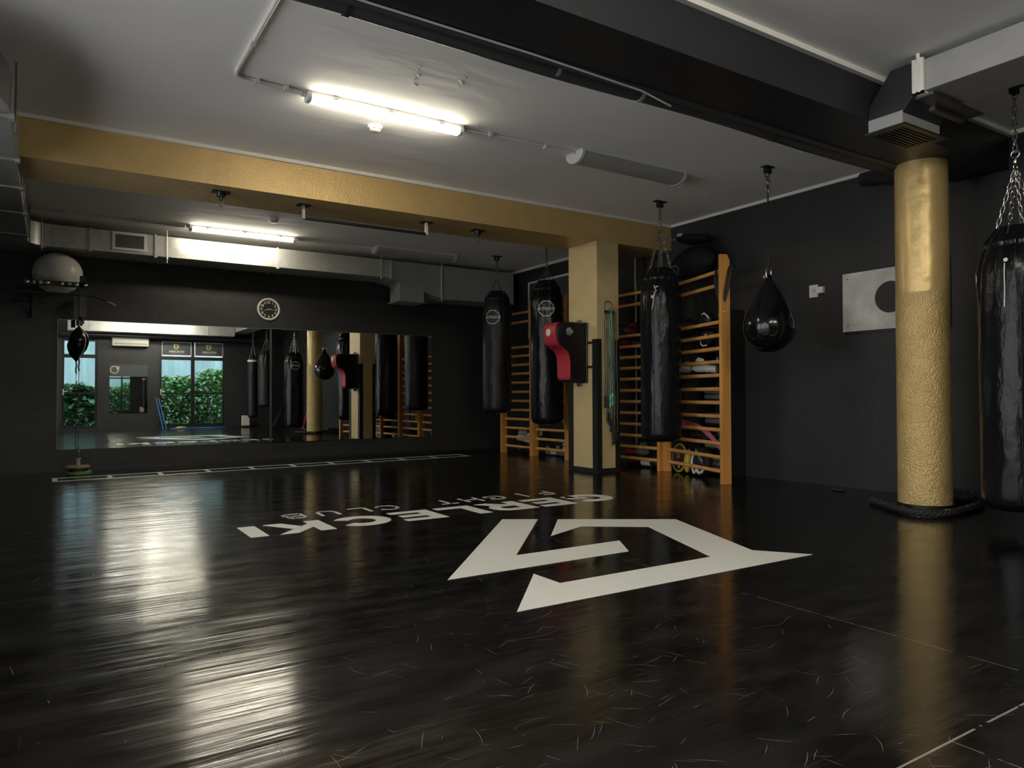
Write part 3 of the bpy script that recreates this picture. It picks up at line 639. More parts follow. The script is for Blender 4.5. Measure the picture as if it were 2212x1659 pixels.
# tear drop bag
t=thing('teardrop_bag',(5.744,4.416,1.325),'glossy black teardrop bag hanging before the right wall','punching bag'); cz=ZC-1.325
pr=[(.001,0),(.06,.008),(.12,.032),(.17,.072),(.205,.115),(.228,.165),(.2375,.215),(.2385,.26),(.232,.31),(.216,.36),(.193,.41),(.167,.46),(.140,.51),(.113,.56),(.088,.60),(.066,.635),(.046,.665),(.032,.695),(.028,.725),(.022,.74),(.001,.745)]
MB().lathe(pr,64,fr=lambda a,z:1+.004*sin(3*a)).build('body','rubber_shiny',t,angle=80)
s=MB().tube([(-.03,0,.71),(-.036,0,.74),(-.035,0,.78),(-.02,0,.81),(0,0,.82),(.02,0,.81),(.035,0,.78),(.036,0,.74),(.03,0,.71)],.010,10); s.tube([(-.06,0,.715),(.05,0,.715)],.007,8); s.lathe([(.015,-.012),(.015,.0)],12,(-.055,0,.715),'x'); s.build('shackle','steel',t)
MB().tube([(0,0,.815),(0,0,cz-.26)],.004,6).build('cord','rubber',t)
MB().tube([(0,0,cz-.36),(0,0,cz-.24)],.008,8).lathe([(.02,0),(.016,.03)],8,(0,0,.83)).build('knot','rubber',t)
for s_ in (-1,1): chain((0,0,cz-.25),(s_*.025,0,cz-.055),.05,.024,.004).build('chain','steel_dark',t)
mount(t,cz,wide=.12)

# hooks and pull up bar under the gold beam
for x,lab in ((1.29,'empty black hook bracket under the gold beam left of the pull-up bar'),(4.01,'empty black hook bracket under the gold beam right of the pull-up bar')):
    t=thing('beam_hook',(x,6.85 if x<2 else 6.93,2.773),lab,'hook')
    MB().box((-.075,-.05,-.008),(.075,.05,0)).lathe([(.035,-.045),(.045,-.008)],16).lathe([(.016,-.075),(.016,-.045)],10).build('bracket','black_metal',t)
    pts=[(-.014,0,-.07),(-.015,0,-.11),(-.009,0,-.13),(0,0,-.136),(.009,0,-.13),(.015,0,-.11),(.014,0,-.07)]; MB().tube(pts,.0045,8).build('carabiner','steel',t)
t=thing('pull_up_bar',(2.05,6.90,2.773),'horizontal pull-up bar hanging on two brackets under the gold beam','pull-up bar')
for x in (.0,1.31): MB().box((x-.06,-.05,-.008),(x+.06,.05,0)).build('mounting_plate','black_metal',t); MB().box((x-.012,-.018,-.135),(x+.012,.018,-.008)).build('drop_arm','offwhite' if x else 'zinc_dull',t)
MB().tube([(0,0,-.125),(1.31,0,-.125)],.016,12).build('bar','black_metal',t); MB().tube([(0,-.0,-.10),(0.3,-.0,-.10)],.003,6).build('bolt','steel_dark',t)

# ---------------------------------------------------------------- wall bars
RZ=[.12,.267,.412,.556,.70,.845,.99,1.137,1.28,1.42,1.56,1.70,2.103,2.249]
def wall_bars(p0,p1,label):
    p0=Vector((*p0,0)); p1=Vector((*p1,0)); L=(p1-p0).length; a=math.atan2(p1.y-p0.y,p1.x-p0.x)
    t=thing('wall_bars',tuple(p0),label,'wall bars',rz=a)   # local x runs along the frame, local +y is the room side
    for x in (0,L): 
        b=MB(); P=[(x-.022,-.11),(x+.022,-.11),(x+.022,.0),(x-.022,.0)]; b.prism([(-.11,0),(0,0),(0,2.2),(.0,2.33),(-.03,2.39),(-.11,2.39)],(x-.022,x+.022),lambda u,v,w:(w,u,v)); b.build('upright','wood',t,bevel=.004)
    for k,z in enumerate(RZ):
        off=.03 if k>=12 else 0; b=MB(); prof=[(.017*cos(2*PI*i/12),.021*sin(2*PI*i/12)) for i in range(12)]
        b.loft([[(x,-.035+off+u,z+v) for u,v in prof] for x in (.022,L-.022)]); b.build('rung','rung',t,angle=50)
    return t
wall_bars((6.392,6.36),(5.955,5.07),'wooden wall bars standing at an angle behind the shiny black bag')
wall_bars((6.37,7.34),(6.37,6.44),'wooden wall bars immediately right of the gold square pillar')
wall_bars((6.36,8.26),(6.37,7.39),'wooden wall bars hidden mostly behind the gold square pillar')
wall_bars((6.34,9.13),(6.36,8.31),'wooden wall bars just left of the gold pillar, behind an octagon bag')
wall_bars((6.32,10.0),(6.34,9.18),'wooden wall bars farthest back, beside the farthest octagon bag')
# ---------------------------------------------------------------- uppercut pad on the pillar
t=thing('wall_pad',(5.475,6.95,1.09),'black padded striking pad with curved red front strip, mounted on the gold pillar','striking pad')
# profile in (out, z): out = distance from pillar
def smooth(P,n=5):
    o=[]
    m=len(P)
    for i in range(m):
        p0,p1,p2,p3=P[i-1],P[i],P[(i+1)%m],P[(i+2)%m]
        for k in range(n):
            s=k/n; o.append(tuple(.5*((2*p1[j])+(-p0[j]+p2[j])*s+(2*p0[j]-5*p1[j]+4*p2[j]-p3[j])*s*s+(-p0[j]+3*p1[j]-3*p2[j]+p3[j])*s**3) for j in (0,1)))
    return o
prof=smooth([(.02,.02),(.10,.0),(.20,.005),(.225,.05),(.225,.15),(.23,.26),(.245,.33),(.29,.385),(.35,.42),(.405,.46),(.432,.53),(.437,.60),(.42,.67),(.37,.70),(.25,.715),(.10,.715),(.02,.70),(.0,.65),(0,.07)])
hw=.135; rings=[]
for y,k in ((-hw,.93),(-hw+.012,.975),(-hw+.03,1),(0,1),(hw-.03,1),(hw-.012,.975),(hw,.93)):
    cx,cz=.17,.36; rings.append([(-(cx+(u-cx)*k)-.035,y,cz+(v-cz)*k) for u,v in prof])
MB().loft(rings).build('body','foam_black',t,angle=50)
fr=[(.205,.015),(.231,.045),(.233,.15),(.238,.26),(.253,.325),(.295,.378),(.352,.412),(.412,.452),(.441,.53),(.446,.60),(.432,.665),(.40,.700),(.35,.712)]
fr=smooth(fr,1) and fr; 
def cat(P,n=5):
    o=[]
    for i in range(len(P)-1):
        p0=P[max(i-1,0)];p1=P[i];p2=P[i+1];p3=P[min(i+2,len(P)-1)]
        for k in range(n):
            s=k/n; o.append(tuple(.5*((2*p1[j])+(-p0[j]+p2[j])*s+(2*p0[j]-5*p1[j]+4*p2[j]-p3[j])*s*s+(-p0[j]+3*p1[j]-3*p2[j]+p3[j])*s**3) for j in range(len(p1))))
    o.append(P[-1]); return o
fr=cat(fr,4); rings=[]
N=len(fr)
for i,(u,v) in enumerate(fr):
    s=i/(N-1); wd=hw*(.90 if .1<s<.9 else .90-.35*(abs(s-.5)-.4)/.1)
    rings.append([(-u-.035,-wd-.006,v),(-u-.035-.006,-wd*.94,v),(-u-.043,0,v),(-u-.035-.006,wd*.94,v),(-u-.035,wd+.006,v),(-u-.02,wd+.004,v),(-u-.02,-wd-.004,v)])
MB().loft(rings).build('red_strip','red',t,angle=60)
MB().lathe([(.043,0),(.046,-.006),(.040,-.010),(.001,-.011)],24,(-.4885,-.0,.585),'x').build('white_target','offwhite',t)
b=MB(); b.ell((0,0,0),(1,1,1),20,8)
b.v=[(-.275+v[0]*.055,-hw-.0005-.003*abs(v[1]),.60+v[2]*.05*(1.0 if v[0]<.3 else .6)) for v in b.v]; b.build('worn_print','wornwhite',t)
MB().box((-.035,-.15,-.01),(-.012,.15,.72)).build('back_plate','black_metal',t,bevel=.01)
MB().box((-.045,-.025,.71),(-.012,.025,.755)).build('bolt_tab','steel_dark',t); MB().box((-.045,-.03,-.05),(-.012,.03,-.01)).build('bolt_tab','steel_dark',t)
for z in (.18,.47): MB().box((-.02,-.27,z-.012),(-.0005,.268,z+.012)).lathe([(.014,-.02),(.014,.004)],10,(-.012,-.20,z),'x').build('mounting_bar','black_metal',t)

# skipping ropes on the pillar front
t=thing('rope_hook',(5.635,6.64,1.93),'metal bracket with hooks on the front of the gold pillar','hook')
b=MB().tube([(-.055,0,.03),(-.055,-.02,.10),(-.03,-.02,.125),(.02,-.02,.125),(.045,-.02,.10),(.05,-.02,.02)],.006,8); b.build('bent_bar','steel_dark',t)
for x in (-.03,.01,.05,.085): MB().tube([(x,-.006,.0),(x,-.05,-.01),(x,-.065,.01),(x,-.065,.04)],.004,6).build('hook_prong','black_metal',t)
MB().box((-.05,-.006,-.02),(.10,0,.02)).build('hook_strip','black_metal',t)
rnd=random.Random(9)
def skip_rope(x,y,dz,col,hc,loop,label):
    t=thing('skipping_rope',(x,y,1.93),label,'skipping rope','skipping ropes hanging on the gold pillar'); w=.012+rnd.random()*.012; L1=dz+rnd.uniform(-.04,.04)
    pts=[(-w,0,-L1)]+[(-w*(1-.3*sin(k*.7))+rnd.uniform(-.004,.004),-.004,-L1+L1*k/8) for k in range(1,8)]+[(-.006,-.008,.0),(0,-.010,.008),(.006,-.008,.0)]+[(w*(1-.3*sin(k*.8))+rnd.uniform(-.004,.004),-.004,-dz*k/8) for k in range(1,8)]+[(w,0,-dz)]
    MB().tube(pts,.0038,6).build('cord',col,t)
    if loop: MB().tube([(-.02,-.01,-.55),(-.07,-.01,-.72),(-.10,-.01,-.90),(-.095,-.01,-1.02),(-.05,-.01,-1.08),(.0,-.01,-1.06),(.035,-.01,-.95),(.04,-.01,-.82),(.0,-.01,-.60),(-.005,-.01,-.3)],.0035,6).build('loose_loop','ropegreen',t)
    for s_,l in ((-w,L1),(w,dz)): MB().lathe([(.006,.01),(.011,0),(.013,-.03),(.011,-.07),(.013,-.12),(.012,-.14)],10,(s_,-.002,-l)).build('handle',hc,t)
for i,(x,dz,c,hc,lp,lab) in enumerate([(5.575,1.02,'rubber','rubber',0,'black skipping rope hanging leftmost on the pillar hooks'),(5.60,1.22,'ropegreen','rubber',0,'dull green skipping rope with black handles, second from left on the pillar'),
  (5.635,.98,'teal','teal',1,'bright teal skipping rope with teal handle and a wide loose loop on the pillar'),(5.655,1.34,'rubber','rubber',0,'black skipping rope hanging just right of the teal rope'),
  (5.68,1.45,'rubber','rubber',0,'long black skipping rope near the right corner guard of the pillar'),(5.705,1.30,'ropegreen','rubber',0,'green skipping rope at the right of the hooks'),(5.725,1.40,'grey','rubber',0,'grey strap rope hanging rightmost on the pillar hooks')]):
    skip_rope(x,6.60-.012*(i%3),dz,c,hc,lp,lab)

# ---------------------------------------------------------------- training rack, gym ball, double end ball
t=thing('training_rack',(0,YB,0),'black steel wall rack with round bolts and a bent pull-up grip at the left','rack')
F=-.62
for x in (-.20,.33):
    MB().box((x-.035,-.012,1.86),(x+.035,0,2.36)).build('wall_plate','black_metal',t)
    MB().box((x-.022,F,2.15),(x+.022,-.012,2.185)).build('side_arm','black_metal',t)
    MB().prism([(-.012,1.9),(-.012,1.98),(F+.05,2.15),(F+.01,2.15)],(x-.012,x+.012),lambda u,v,w:(w,u,v)).build('brace','black_metal',t)
MB().box((-.295,F-.02,2.235),(.413,F,2.30)).build('bolt_bar','black_metal',t)
MB().box((.295,F-.02,1.89),(.365,F+.04,2.38)).build('upright','black_metal',t); MB().box((.235,F+.0,1.86),(.285,F+.05,2.2)).build('upright','black_metal',t)
MB().tube([(-.50,F-.01,2.095),(-.28,F-.01,2.155),(-.1,F-.01,2.155),(.45,F-.01,2.145),(.56,F-.01,2.105),(.685,F-.01,2.045)],.012,10).build('pull_up_grip','black_metal',t)
MB().tube([(.59,F-.01,2.091),(.685,F-.01,2.045)],.0135,10).build('bare_grip_end','steel',t)
for x,yy in ((-.23,0),(-.16,0),(-.098,-.02),(-.03,0),(.113,0),(.187,-.02),(.26,0),(.35,0)): MB().lathe([(.002,-.012+yy),(.012,-.012+yy),(.024,-.004+yy),(.026,.0),(.026,.01)],16,(x,F-.02,2.268),'y').build('bolt','steel',t)
o=MB().ell((0,0,0),(.265,.255,.25),40,24).build('gym_ball','ball',loc=(.075,10.352,2.437)); tag(o,'big grey gym ball stored on the black wall rack','ball')
t=thing('double_end_ball',(.295,10.10,1.39),'small black leather floor-to-ceiling ball on a cable before the left mirror','punching ball')
pr=[(.004,0),(.012,.02),(.045,.06),(.082,.115),(.103,.185),(.106,.23),(.092,.285),(.062,.335),(.028,.370),(.012,.390),(.010,.40)]
MB().lathe(pr,32).build('bladder','rubber_shiny',t,angle=80)
MB().tube([(r*cos(-.9)*1.01,r*sin(-.9)*1.01,z) for r,z in pr],.004,6).build('white_seam','offwhite',t)
b=MB(); b.tube([(0,0,.38),(.003,0,.46)],.012,8);  b.tube([(0,0,0),(.004,0,-.04),(-.004,0,-.10),(.003,0,-.15)],.009,8); b.build('cord','grey',t)
MB().tube([(0,0,-.14),(.002,0,-1.05)],.004,6).build('cable','steel_dark',t)
chain((.002,0,-1.03),(.004,0,-1.20),.05,.022,.005).build('spring_clip','steel',t)
t=thing('weight_plates',(.295,10.10,0),'two stacked rubber weight plates with post anchoring the small ball cable','weight')
MB().lathe([(.001,0),(.125,0),(.135,.008),(.135,.034),(.125,.042),(.001,.042)],32,(.01,0,0)).build('green_plate','green',t)
MB().lathe([(.001,.0425),(.10,.0425),(.10,.075),(.001,.075)],32).build('spacer_disc','black_metal',t); MB().lathe([(.001,.0755),(.12,.0755),(.13,.085),(.13,.10),(.12,.108),(.001,.108)],32,(-.005,0,0)).build('olive_plate','olive',t)
MB().lathe([(.022,.1085),(.022,.19)],14).lathe([(.034,.186),(.034,.196)],14).build('post','greylight',t)
# ---------------------------------------------------------------- right wall
t=thing('target_board',(XR,3.774,1.55),'white scuffed board with a black circle on the right wall, half behind the round column','board')
MB().box((-.012,-.535,-.03),(0,.475,.60)).build('backing','black_metal',t)
MB().box((-.024,-.49,.0),(-.012,.485,.578)).build('white_panel','panelwhite',t)
b=MB(); b.lathe([(.001,-.0255),(.15,-.0255),(.15,-.024)],48,(0,0,.30),'x'); b.build('black_circle','black_metal',t)
for y,z in ((.43,.06),(.43,.52),(-.43,.06),(-.43,.52)): MB().lathe([(.001,-.028),(.009,-.027),(.009,-.024)],10,(0,y,z),'x').build('screw','steel_dark',t)
t=thing('wall_socket',(XR,4.58,1.94),'white wall socket with a plugged-in white adapter on the right wall','socket')
MB().box((-.012,-.035,.0),(0,.065,.13)).build('face_plate','plastic',t,bevel=.003); MB().lathe([(.022,-.014),(.022,-.012)],16,(0,.012,.068),'x').build('socket_ring','cream',t)
MB().box((-.055,-.115,.030),(0,-.036,.098)).build('adapter','plastic',t,bevel=.008)
t=thing('picture_frame',(XR,8.9,1.88),'white framed dark picture high on the right wall behind the octagon bags','picture')
MB().box((-.012,-.60,.02),(0,.98,.91)).build('dark_picture','sign',t); b=MB()
for q in ((-.62,-.60,0,.93),(.96,1.0,0,.93)): b.box((-.02,q[0],q[2]),(0,q[1],q[3]))
b.box((-.02,-.60,0),(0,.96,.03)); b.box((-.02,-.60,.90),(0,.96,.93)); b.build('frame','white',t)
tag(MB().tube([(6.6,7.19,0),(6.6,7.19,2.773)],.022,12).build('metal_pole','steel_dark'),'thin upright metal pole behind the wall bars beside the gold pillar','pole')
tag(MB().tube([(6.36,4.18,.012),(6.34,4.05,.012)],.012,8).build('black_stick','rubber'),'short black stick lying on the floor at the right wall','stick')

# battle rope at the column foot
def rope_path(P,n=10):
    return [Vector(p) for p in cat([tuple(p) for p in P],n)]
path=rope_path([(5.86,3.50,.03),(5.72,3.30,.03),(5.56,3.08,.03),(5.52,2.93,.03),(5.64,2.82,.03),(5.85,2.80,.03),(6.1,2.83,.03),(6.35,2.87,.03),(6.55,2.96,.03),(6.63,3.12,.03),(6.56,3.30,.03),(6.44,3.32,.035),(6.34,3.2,.05),(6.36,3.04,.075),(6.48,2.98,.085),(6.58,3.08,.085),(6.55,3.22,.085),(6.45,3.24,.085),(6.40,3.14,.09)],14)
def strand(path,k):
    out=[]; L=0; prev=path[0]; nrm=None
    for i,p in enumerate(path):
        L+=(p-prev).length; prev=p; tt=(path[min(i+1,len(path)-1)]-path[max(i-1,0)]).normalized(); s_=tt.cross(Vector((0,0,1))).normalized(); u=s_.cross(tt)
        a=L*2*PI/.13+k*2*PI/3; out.append(p+s_*(.013*cos(a))+u*(.013*sin(a)))
    return out
t=thing('battle_rope',(0,0,0),'thick black twisted rope looped on the floor around the round column','rope')
for k in range(3): MB().tube(strand(path,k),.0155,8).build('strand','rope',t)
b=MB(); rnd=random.Random(3)
for i in range(60):
    p=path[rnd.randrange(len(path))]; q=p+Vector((rnd.uniform(-.02,.02),rnd.uniform(-.03,.0),.026)); d=Vector((rnd.uniform(-.014,.014),rnd.uniform(-.01,.01),.004)); b.tube([q-d,q+d],.0016,4)
b.build('light_thread','print_dim',t)

# ---------------------------------------------------------------- kit stored on and behind the wall bars
def boxing_glove(loc,rot,m,label,cuff=None,s=1):
    t=thing('boxing_glove',loc,label,'boxing glove',rot=rot); t.scale=(s,s,s)
    def f(p):
        x,y,z=p; k=1+.25*max(x,0); return (x*1.0,y*(.75+.15*x),z*(.8+.25*x))
    MB().ell((0,0,0),(.13,.075,.075),24,16,f).build('fist',m,t,angle=80)
    MB().tube([(-.05,.03,.045),(.0,.05,.085),(.05,.045,.095),(.085,.03,.08)],.028,12,rf=lambda u:.020+.018*sin(PI*u)).build('thumb',m,t,angle=80)
    MB().lathe([(.048,-.22),(.052,-.20),(.050,-.10),(.056,-.07)],20,(0,0,0),'x').build('cuff',cuff or m,t)
    return t
boxing_glove((6.355,6.08,1.235),(.1,0,-1.25),'offwhite','white boxing glove lying left of another on the rungs',s=.72)
boxing_glove((6.24,5.72,1.235),(.5,-.1,1.9),'offwhite','rounder white boxing glove nearer the tall upright on the rungs',s=.85)
boxing_glove((6.43,7.15,1.78),(0,.3,-1.4),'red_dark','dark red boxing glove hooked on the bars left of the shiny black bag','rubber')
boxing_glove((6.43,7.02,1.60),(0,.1,-1.6),'rubber','black and red boxing glove hanging under the dark red one','red_dark')
def small_glove(loc,rot,m,label,s=.9,cuff=None): return boxing_glove(loc,rot,m,label,cuff,s)
small_glove((6.42,9.52,.235),(0,.1,-1.3),'offwhite','white glove stuffed in the lowest bars below the farthest bag',.95)
small_glove((6.47,9.84,.33),(0,.0,1.4),'rubber','black glove left of the white one in the farthest bars',.95,'greylight')
small_glove((6.47,9.34,.29),(0,.3,1.2),'rubber','black and white glove right of the white one in the farthest bars',.9,'offwhite')
small_glove((6.48,9.80,.10),(0,.0,.8),'rubber','black glove with red cuff low in the farthest bars',.7,'red')
small_glove((6.48,8.52,.13),(0,.1,1.9),'offwhite','white glove lying on the floor beside the gold pillar foot',.9)
small_glove((6.50,8.75,.07),(0,0,1.2),'grey','grey glove lying on the floor behind the bars left of the pillar',.85)
small_glove((6.50,9.03,.06),(0,0,1.7),'olive','olive glove lying on the floor behind the bars left of the pillar',.75,'offwhite')
small_glove((6.48,6.98,.20),(0,.0,-1.0),'grey','grey glove low behind the bars left of the shiny black bag',.9,'red')
small_glove((6.47,6.70,.07),(0,.0,-1.3),'rubber','black glove with white cuff on the floor left of the short double upright',.9,'offwhite')
small_glove((6.52,7.10,.07),(0,.0,1.9),'red_dark','dark red glove on the floor right of the gold pillar',.9,'rubber')
t=thing('headguard',(6.37,6.04,1.73),'black headguard on the upper rungs right of the shiny bag','headguard')
MB().ell((0,0,0),(.11,.13,.10),20,14).build('shell','rubber',t); MB().tube([(-.10,-.08,-.02),(-.115,0,-.05),(-.10,.08,-.02)],.014,8).build('cheek_pad','vinyl_dull',t); MB().lathe([(.001,-.118),(.03,-.112),(.03,-.10)],14,(0,.03,.03),'x').build('badge','print_dim',t)
def pad(loc,rot,ax,ry,th,m,rim,label,name='round_shield'):
    t=thing(name,loc,label,'punch shield',rot=rot)
    MB().lathe([(.001,-th/2),(ax*.92,-th/2),(ax,-th*.2),(ax,th*.2),(ax*.92,th/2),(.001,th/2)],36,(0,0,0),'x').build('body',m,t); 
    if rim: pts=[(-th*.35,ax*.97*cos(2*PI*i/36),ax*.97*sin(2*PI*i/36)) for i in range(36)]; MB().tube(pts,.014,8,closed=True).build('rim',rim,t)
    return t
shoe=thing('focus_mitt',(6.22,5.60,1.57),'black curved focus mitt with white edge beside the tall upright','focus mitt',rz=-1.9)
MB().ell((0,0,0),(.13,.05,.085),24,14,lambda p:(p[0],p[1],p[2]+.35*p[0]*p[0])).build('pad','rubber',shoe); MB().tube([(-.13,-.02,-.03),(-.10,-.03,-.07),(-.04,-.035,-.09),(.02,-.03,-.085)],.010,8).build('white_edge','offwhite',shoe); MB().box((.02,-.055,.0),(.06,-.048,.04)).build('badge','print',shoe)
shoe=thing('focus_mitt',(6.24,5.65,1.77),'black focus mitt with white arc lying above the other mitt','focus mitt',rz=-1.9)
MB().ell((0,0,0),(.12,.05,.07),24,14).build('pad','rubber',shoe); MB().tube([(-.03,-.03,.07),(.03,-.035,.078),(.08,-.03,.05),(.11,-.02,.01)],.009,8).build('white_edge','offwhite',shoe)
s1=pad((6.375,6.16,.175),(0,.10,-.33),.165,0,.09,'rubber','yellow','round black shield with yellow rim and orange print low behind the bars')
b=MB(); 
for k in range(4):
    a=k*PI/2+.4; MB().cbox((-.050,.028*cos(a),.03+.028*sin(a)),(.004,.026,.026)).build('orange_print','orange',s1)
MB().ell((-.05,-.04,-.10),(.004,.024,.024),12,8).build('white_badge','print',s1); MB().ell((.0,-.16,-.02),(.05,.05,.14),16,10).build('yellow_side','yellow',s1)
s2=pad((6.225,5.70,.175),(0,.10,-.33),.165,0,.09,'rubber',None,'round black and white shield with VENUM lettering low beside the tall upright')
tx=text_polys('VENUM',.065,.002,1.05); place2d(tx,(-.0465,.015,.06),(0,-.82,-.57),(0,-.57,.82)); b=MB(); b.v=tx.v; b.f=tx.f; b.build('lettering','print',s2)
MB().tube(cat([(-.04,.13,.09),(-.045,.155,.0),(-.045,.14,-.07),(-.05,.08,-.14),(-.05,.02,-.10),(-.05,-.03,-.13),(-.05,-.10,-.11),(-.045,-.14,-.05)],5),.016,8).build('white_trim','offwhite',s2)
for k,(loc,r,l) in enumerate([((6.47,6.15,.455),(.11,.19,.095),'black padded kit bag on its side above the round shields'),((6.32,5.74,.455),(.10,.18,.085),'black padded kit bag beside the tall upright, under the pink strap')]):
    o=MB().ell((0,0,0),r,24,16).build('kit_bag','vinyl_dull',loc=loc); tag(o,l,'bag')
P=cat([(6.40,6.20,.60),(6.34,6.0,.585),(6.27,5.80,.56),(6.22,5.62,.50),(6.18,5.48,.42),(6.15,5.36,.34)],6)
b=MB(); b.loft([[(p[0],p[1],p[2]+.035),(p[0]+.01,p[1],p[2]+.03),(p[0]+.01,p[1],p[2]-.035),(p[0],p[1],p[2]-.035)] for p in P]); tag(b.build('pink_band','pink'),'wide pink band sagging behind the rungs beside the tall upright','band')
# bags on top of the bars
def duffel(loc,r,rot,label,m='blackcloth'):
    t=thing('duffel_bag',loc,label,'bag',rot=rot); MB().ell((0,0,0),r,32,20,lambda p:(p[0]*(1+.04*sin(5*p[1]*2)),p[1],p[2]*(1+.05*sin(4*p[1]+2)))).build('body',m,t,angle=80); return t
d1=duffel((6.42,6.0,2.49),(.15,.42,.19),(0,.1,-.2),'large black duffel bag with round print wedged on top of the wall bars')
b=ring_poly(MB(),.075,.070,32); ring_poly(b,.058,.055,32); tx=text_polys('FIGHT',.02,.0005); b.add([(v[0],v[1]-.09,0) for v in tx.v],tx.f); b.add([(-.02,-.02,0),(.02,-.01,0),(.012,.02,0),(-.005,.01,0)],[(0,1,2,3)])
place2d(b,(-.163,.14,-.10),(0.25,-1,0),(0,0,1)); b.build('round_print','print_dim',d1)
d2=duffel((6.45,6.02,2.785),(.14,.30,.06),(.15,.1,-.2),'flatter black bag with pale blue tag lying above the large duffel bag')
b=MB(); b.cbox((-.135,.10,.035),(.004,.10,.035)); b.build('blue_tag','label',d2); tx=text_polys('VENUM',.035,.001); place2d(tx,(-.148,.22,-.02),(.2,-1,.05),(0,0,1)); b=MB(); b.v=tx.v; b.f=tx.f; b.build('lettering','print_dim',d2)
t=thing('belt_straps',(5.965,5.10,2.25),'bundle of black straps with buckles hanging round the top of the tall upright','straps')
for k,(dx,dy,dz) in enumerate(((-.075,.10,-.42),(-.085,.06,-.46),(-.075,-.05,-.40),(-.06,-.08,-.44),(-.08,.0,-.50))):
    b=MB(); b.tube(cat([(.03,dy*.9,.02),(-.035,dy*1.15,.0),(dx,dy*.95,-.16),(dx-.01,dy*.35,-.34),(dx,dy*.1,dz)],5),.012,8); b.build('strap','rubber',t)
for k in range(3): ringb((-.09,.02*k-.02,-.46-.015*k),.018,.0035,'x').build('buckle','steel',t)
MB().box((-.02,-.20,-.02),(.02,-.06,.02)).build('strap_end','greylight',t) if 0 else None
t=thing('hanging_handle',(6.10,5.36,1.70),'small black rope with blue handle hanging from the upper rungs','skipping rope')
MB().tube([(0,0,.05),(-.01,0,-.1),(.0,0,-.36)],.004,6).build('cord','rubber',t); MB().lathe([(.010,-.36),(.018,-.39),(.020,-.41)],10).build('blue_cap','blue',t); MB().lathe([(.017,-.41),(.02,-.45),(.014,-.50)],10).build('handle','rubber',t)
t=thing('yellow_band',(6.22,8.27,1.40),'narrow yellow band hanging on the bars behind the pillar','band')
MB().tube(cat([(0,0,.0),(-.01,.02,-.3),(0,.04,-.7),(.0,-.0,-.95),(0,-.04,-.9),(0,-.02,-.6),(0,0,-.2)],5),.010,8).build('strap','yellow',t)
# dark shelving with towels between bars and wall
t=thing('storage_shelf',(6.56,5.72,0),'narrow black shelf stack between the tall upright and the right wall','shelf')
for y in (-.22,.22): MB().box((-.12,y-.012,0),(.14,y+.012,1.9)).build('side','black_metal',t)
for z in (.02,.30,.58,.86,1.14,1.42,1.70): MB().box((-.12,-.208,z),(.14,.208,z+.015)).build('shelf_board','black_metal',t)
for k,(z,m,l) in enumerate([(.035,'greylight','folded light grey towels on the lowest shelf behind the tall upright'),(.315,'greylight','folded pale grey towels on the second shelf behind the tall upright'),(.595,'grey','folded dark grey towel on the third shelf behind the tall upright'),(.875,'grey','folded grey towel on the fourth shelf behind the tall upright')]):
    t2=thing('folded_towels',(6.56,5.70,z),l,'towel')
    for j in range(3 if k<2 else 2): MB().box((-.11,-.19,.001+j*.061),(.12,.18,.060+j*.061)).build('folded_towel',m,t2,bevel=.02)

# ---------------------------------------------------------------- rear of the hall, seen in the mirrors
t=thing('air_conditioner',(1.93,YR,2.38),'cream wall air conditioner between the glazed doors, seen in the left mirror','air conditioner')
MB().box((-.46,0,0),(.46,.20,.25)).build('casing','cream',t,bevel=.02); MB().box((-.42,.19,.06),(.42,.203,.075)).build('air_slot','black_metal',t)
t=thing('framed_mirror',(1.90,YR,.48),'square mirror with dark band and ring emblem between the glazed doors','mirror')
MB().box((-.48,0,0),(.48,.012,1.04)).build('pane','mirror',t); MB().box((-.48,0,1.041),(.48,.014,1.38)).build('dark_band','sign',t)
b=MB(); ring_poly(b,.11,.085,28); place2d(b,(-.36,.0150,1.23),(1,0,0),(0,0,1)); b.build('ring_emblem','print',t); b=MB(); sign_G(b,0,0,.045,lambda u,v,w:(-.27+u,.014+w,1.28+v)); b.build('gold_mark','goldprint',t)
for dx,dz,lab in ((0,0,'one of two thin blue poles leaning beside the sign board doors'),(.07,-.02,'one of two thin blue poles leaning beside the sign board doors')):
    tag(MB().tube([(2.60+dx,YR+.02,.92+dz),(2.76+dx*1.3,YR+.30,.012)],.012,8).build('blue_pole','blue'),lab,'pole','blue poles by the glazed doors')
b=MB(); tag(b.tube(cat([(3.1,-1.7,.02),(3.2,-1.62,.03),(3.3,-1.68,.03),(3.26,-1.75,.03),(3.15,-1.68,.05),(3.3,-1.62,.05),(3.4,-1.68,.02)],5),.02,8).build('yellow_rope','yellow'),'small yellow rope heap on the floor before the sign board doors','rope')
b=MB(); tag(b.tube(cat([(2.95,-1.55,.02),(3.3,-1.5,.02),(3.7,-1.58,.02),(4.1,-1.5,.02),(4.45,-1.6,.02)],6),.015,8).build('blue_rope','blue'),'blue rope lying along the floor before the sign board doors','rope')
t=thing('white_box',(5.06,-1.70,0),'small white box standing by the rear wall, seen in the mirrors','box'); MB().box((-.10,-.08,.06),(.10,.08,.36)).build('carton','offwhite',t); MB().box((-.11,-.09,0),(.11,.09,.06)).build('base','black_metal',t)
def red_pad(loc,rot,label,h=1.1):
    t=thing('crash_pad',loc,label,'pad',rot=rot); MB().box((-.06,-.16,0),(.06,.16,h)).build('body','foam_black',t,bevel=.02); MB().box((-.068,-.15,.02),(-.061,.15,h-.02)).build('red_face','redpaint',t)
red_pad((6.36,1.15,0),(0,.24,.25),'tall red and black pad leaning at the right wall, seen in the mirror',1.15)
red_pad((6.02,-.6,.03),(0,.45,.3),'red and black pad leaning in the dark rear right corner, seen in the mirror',.9)
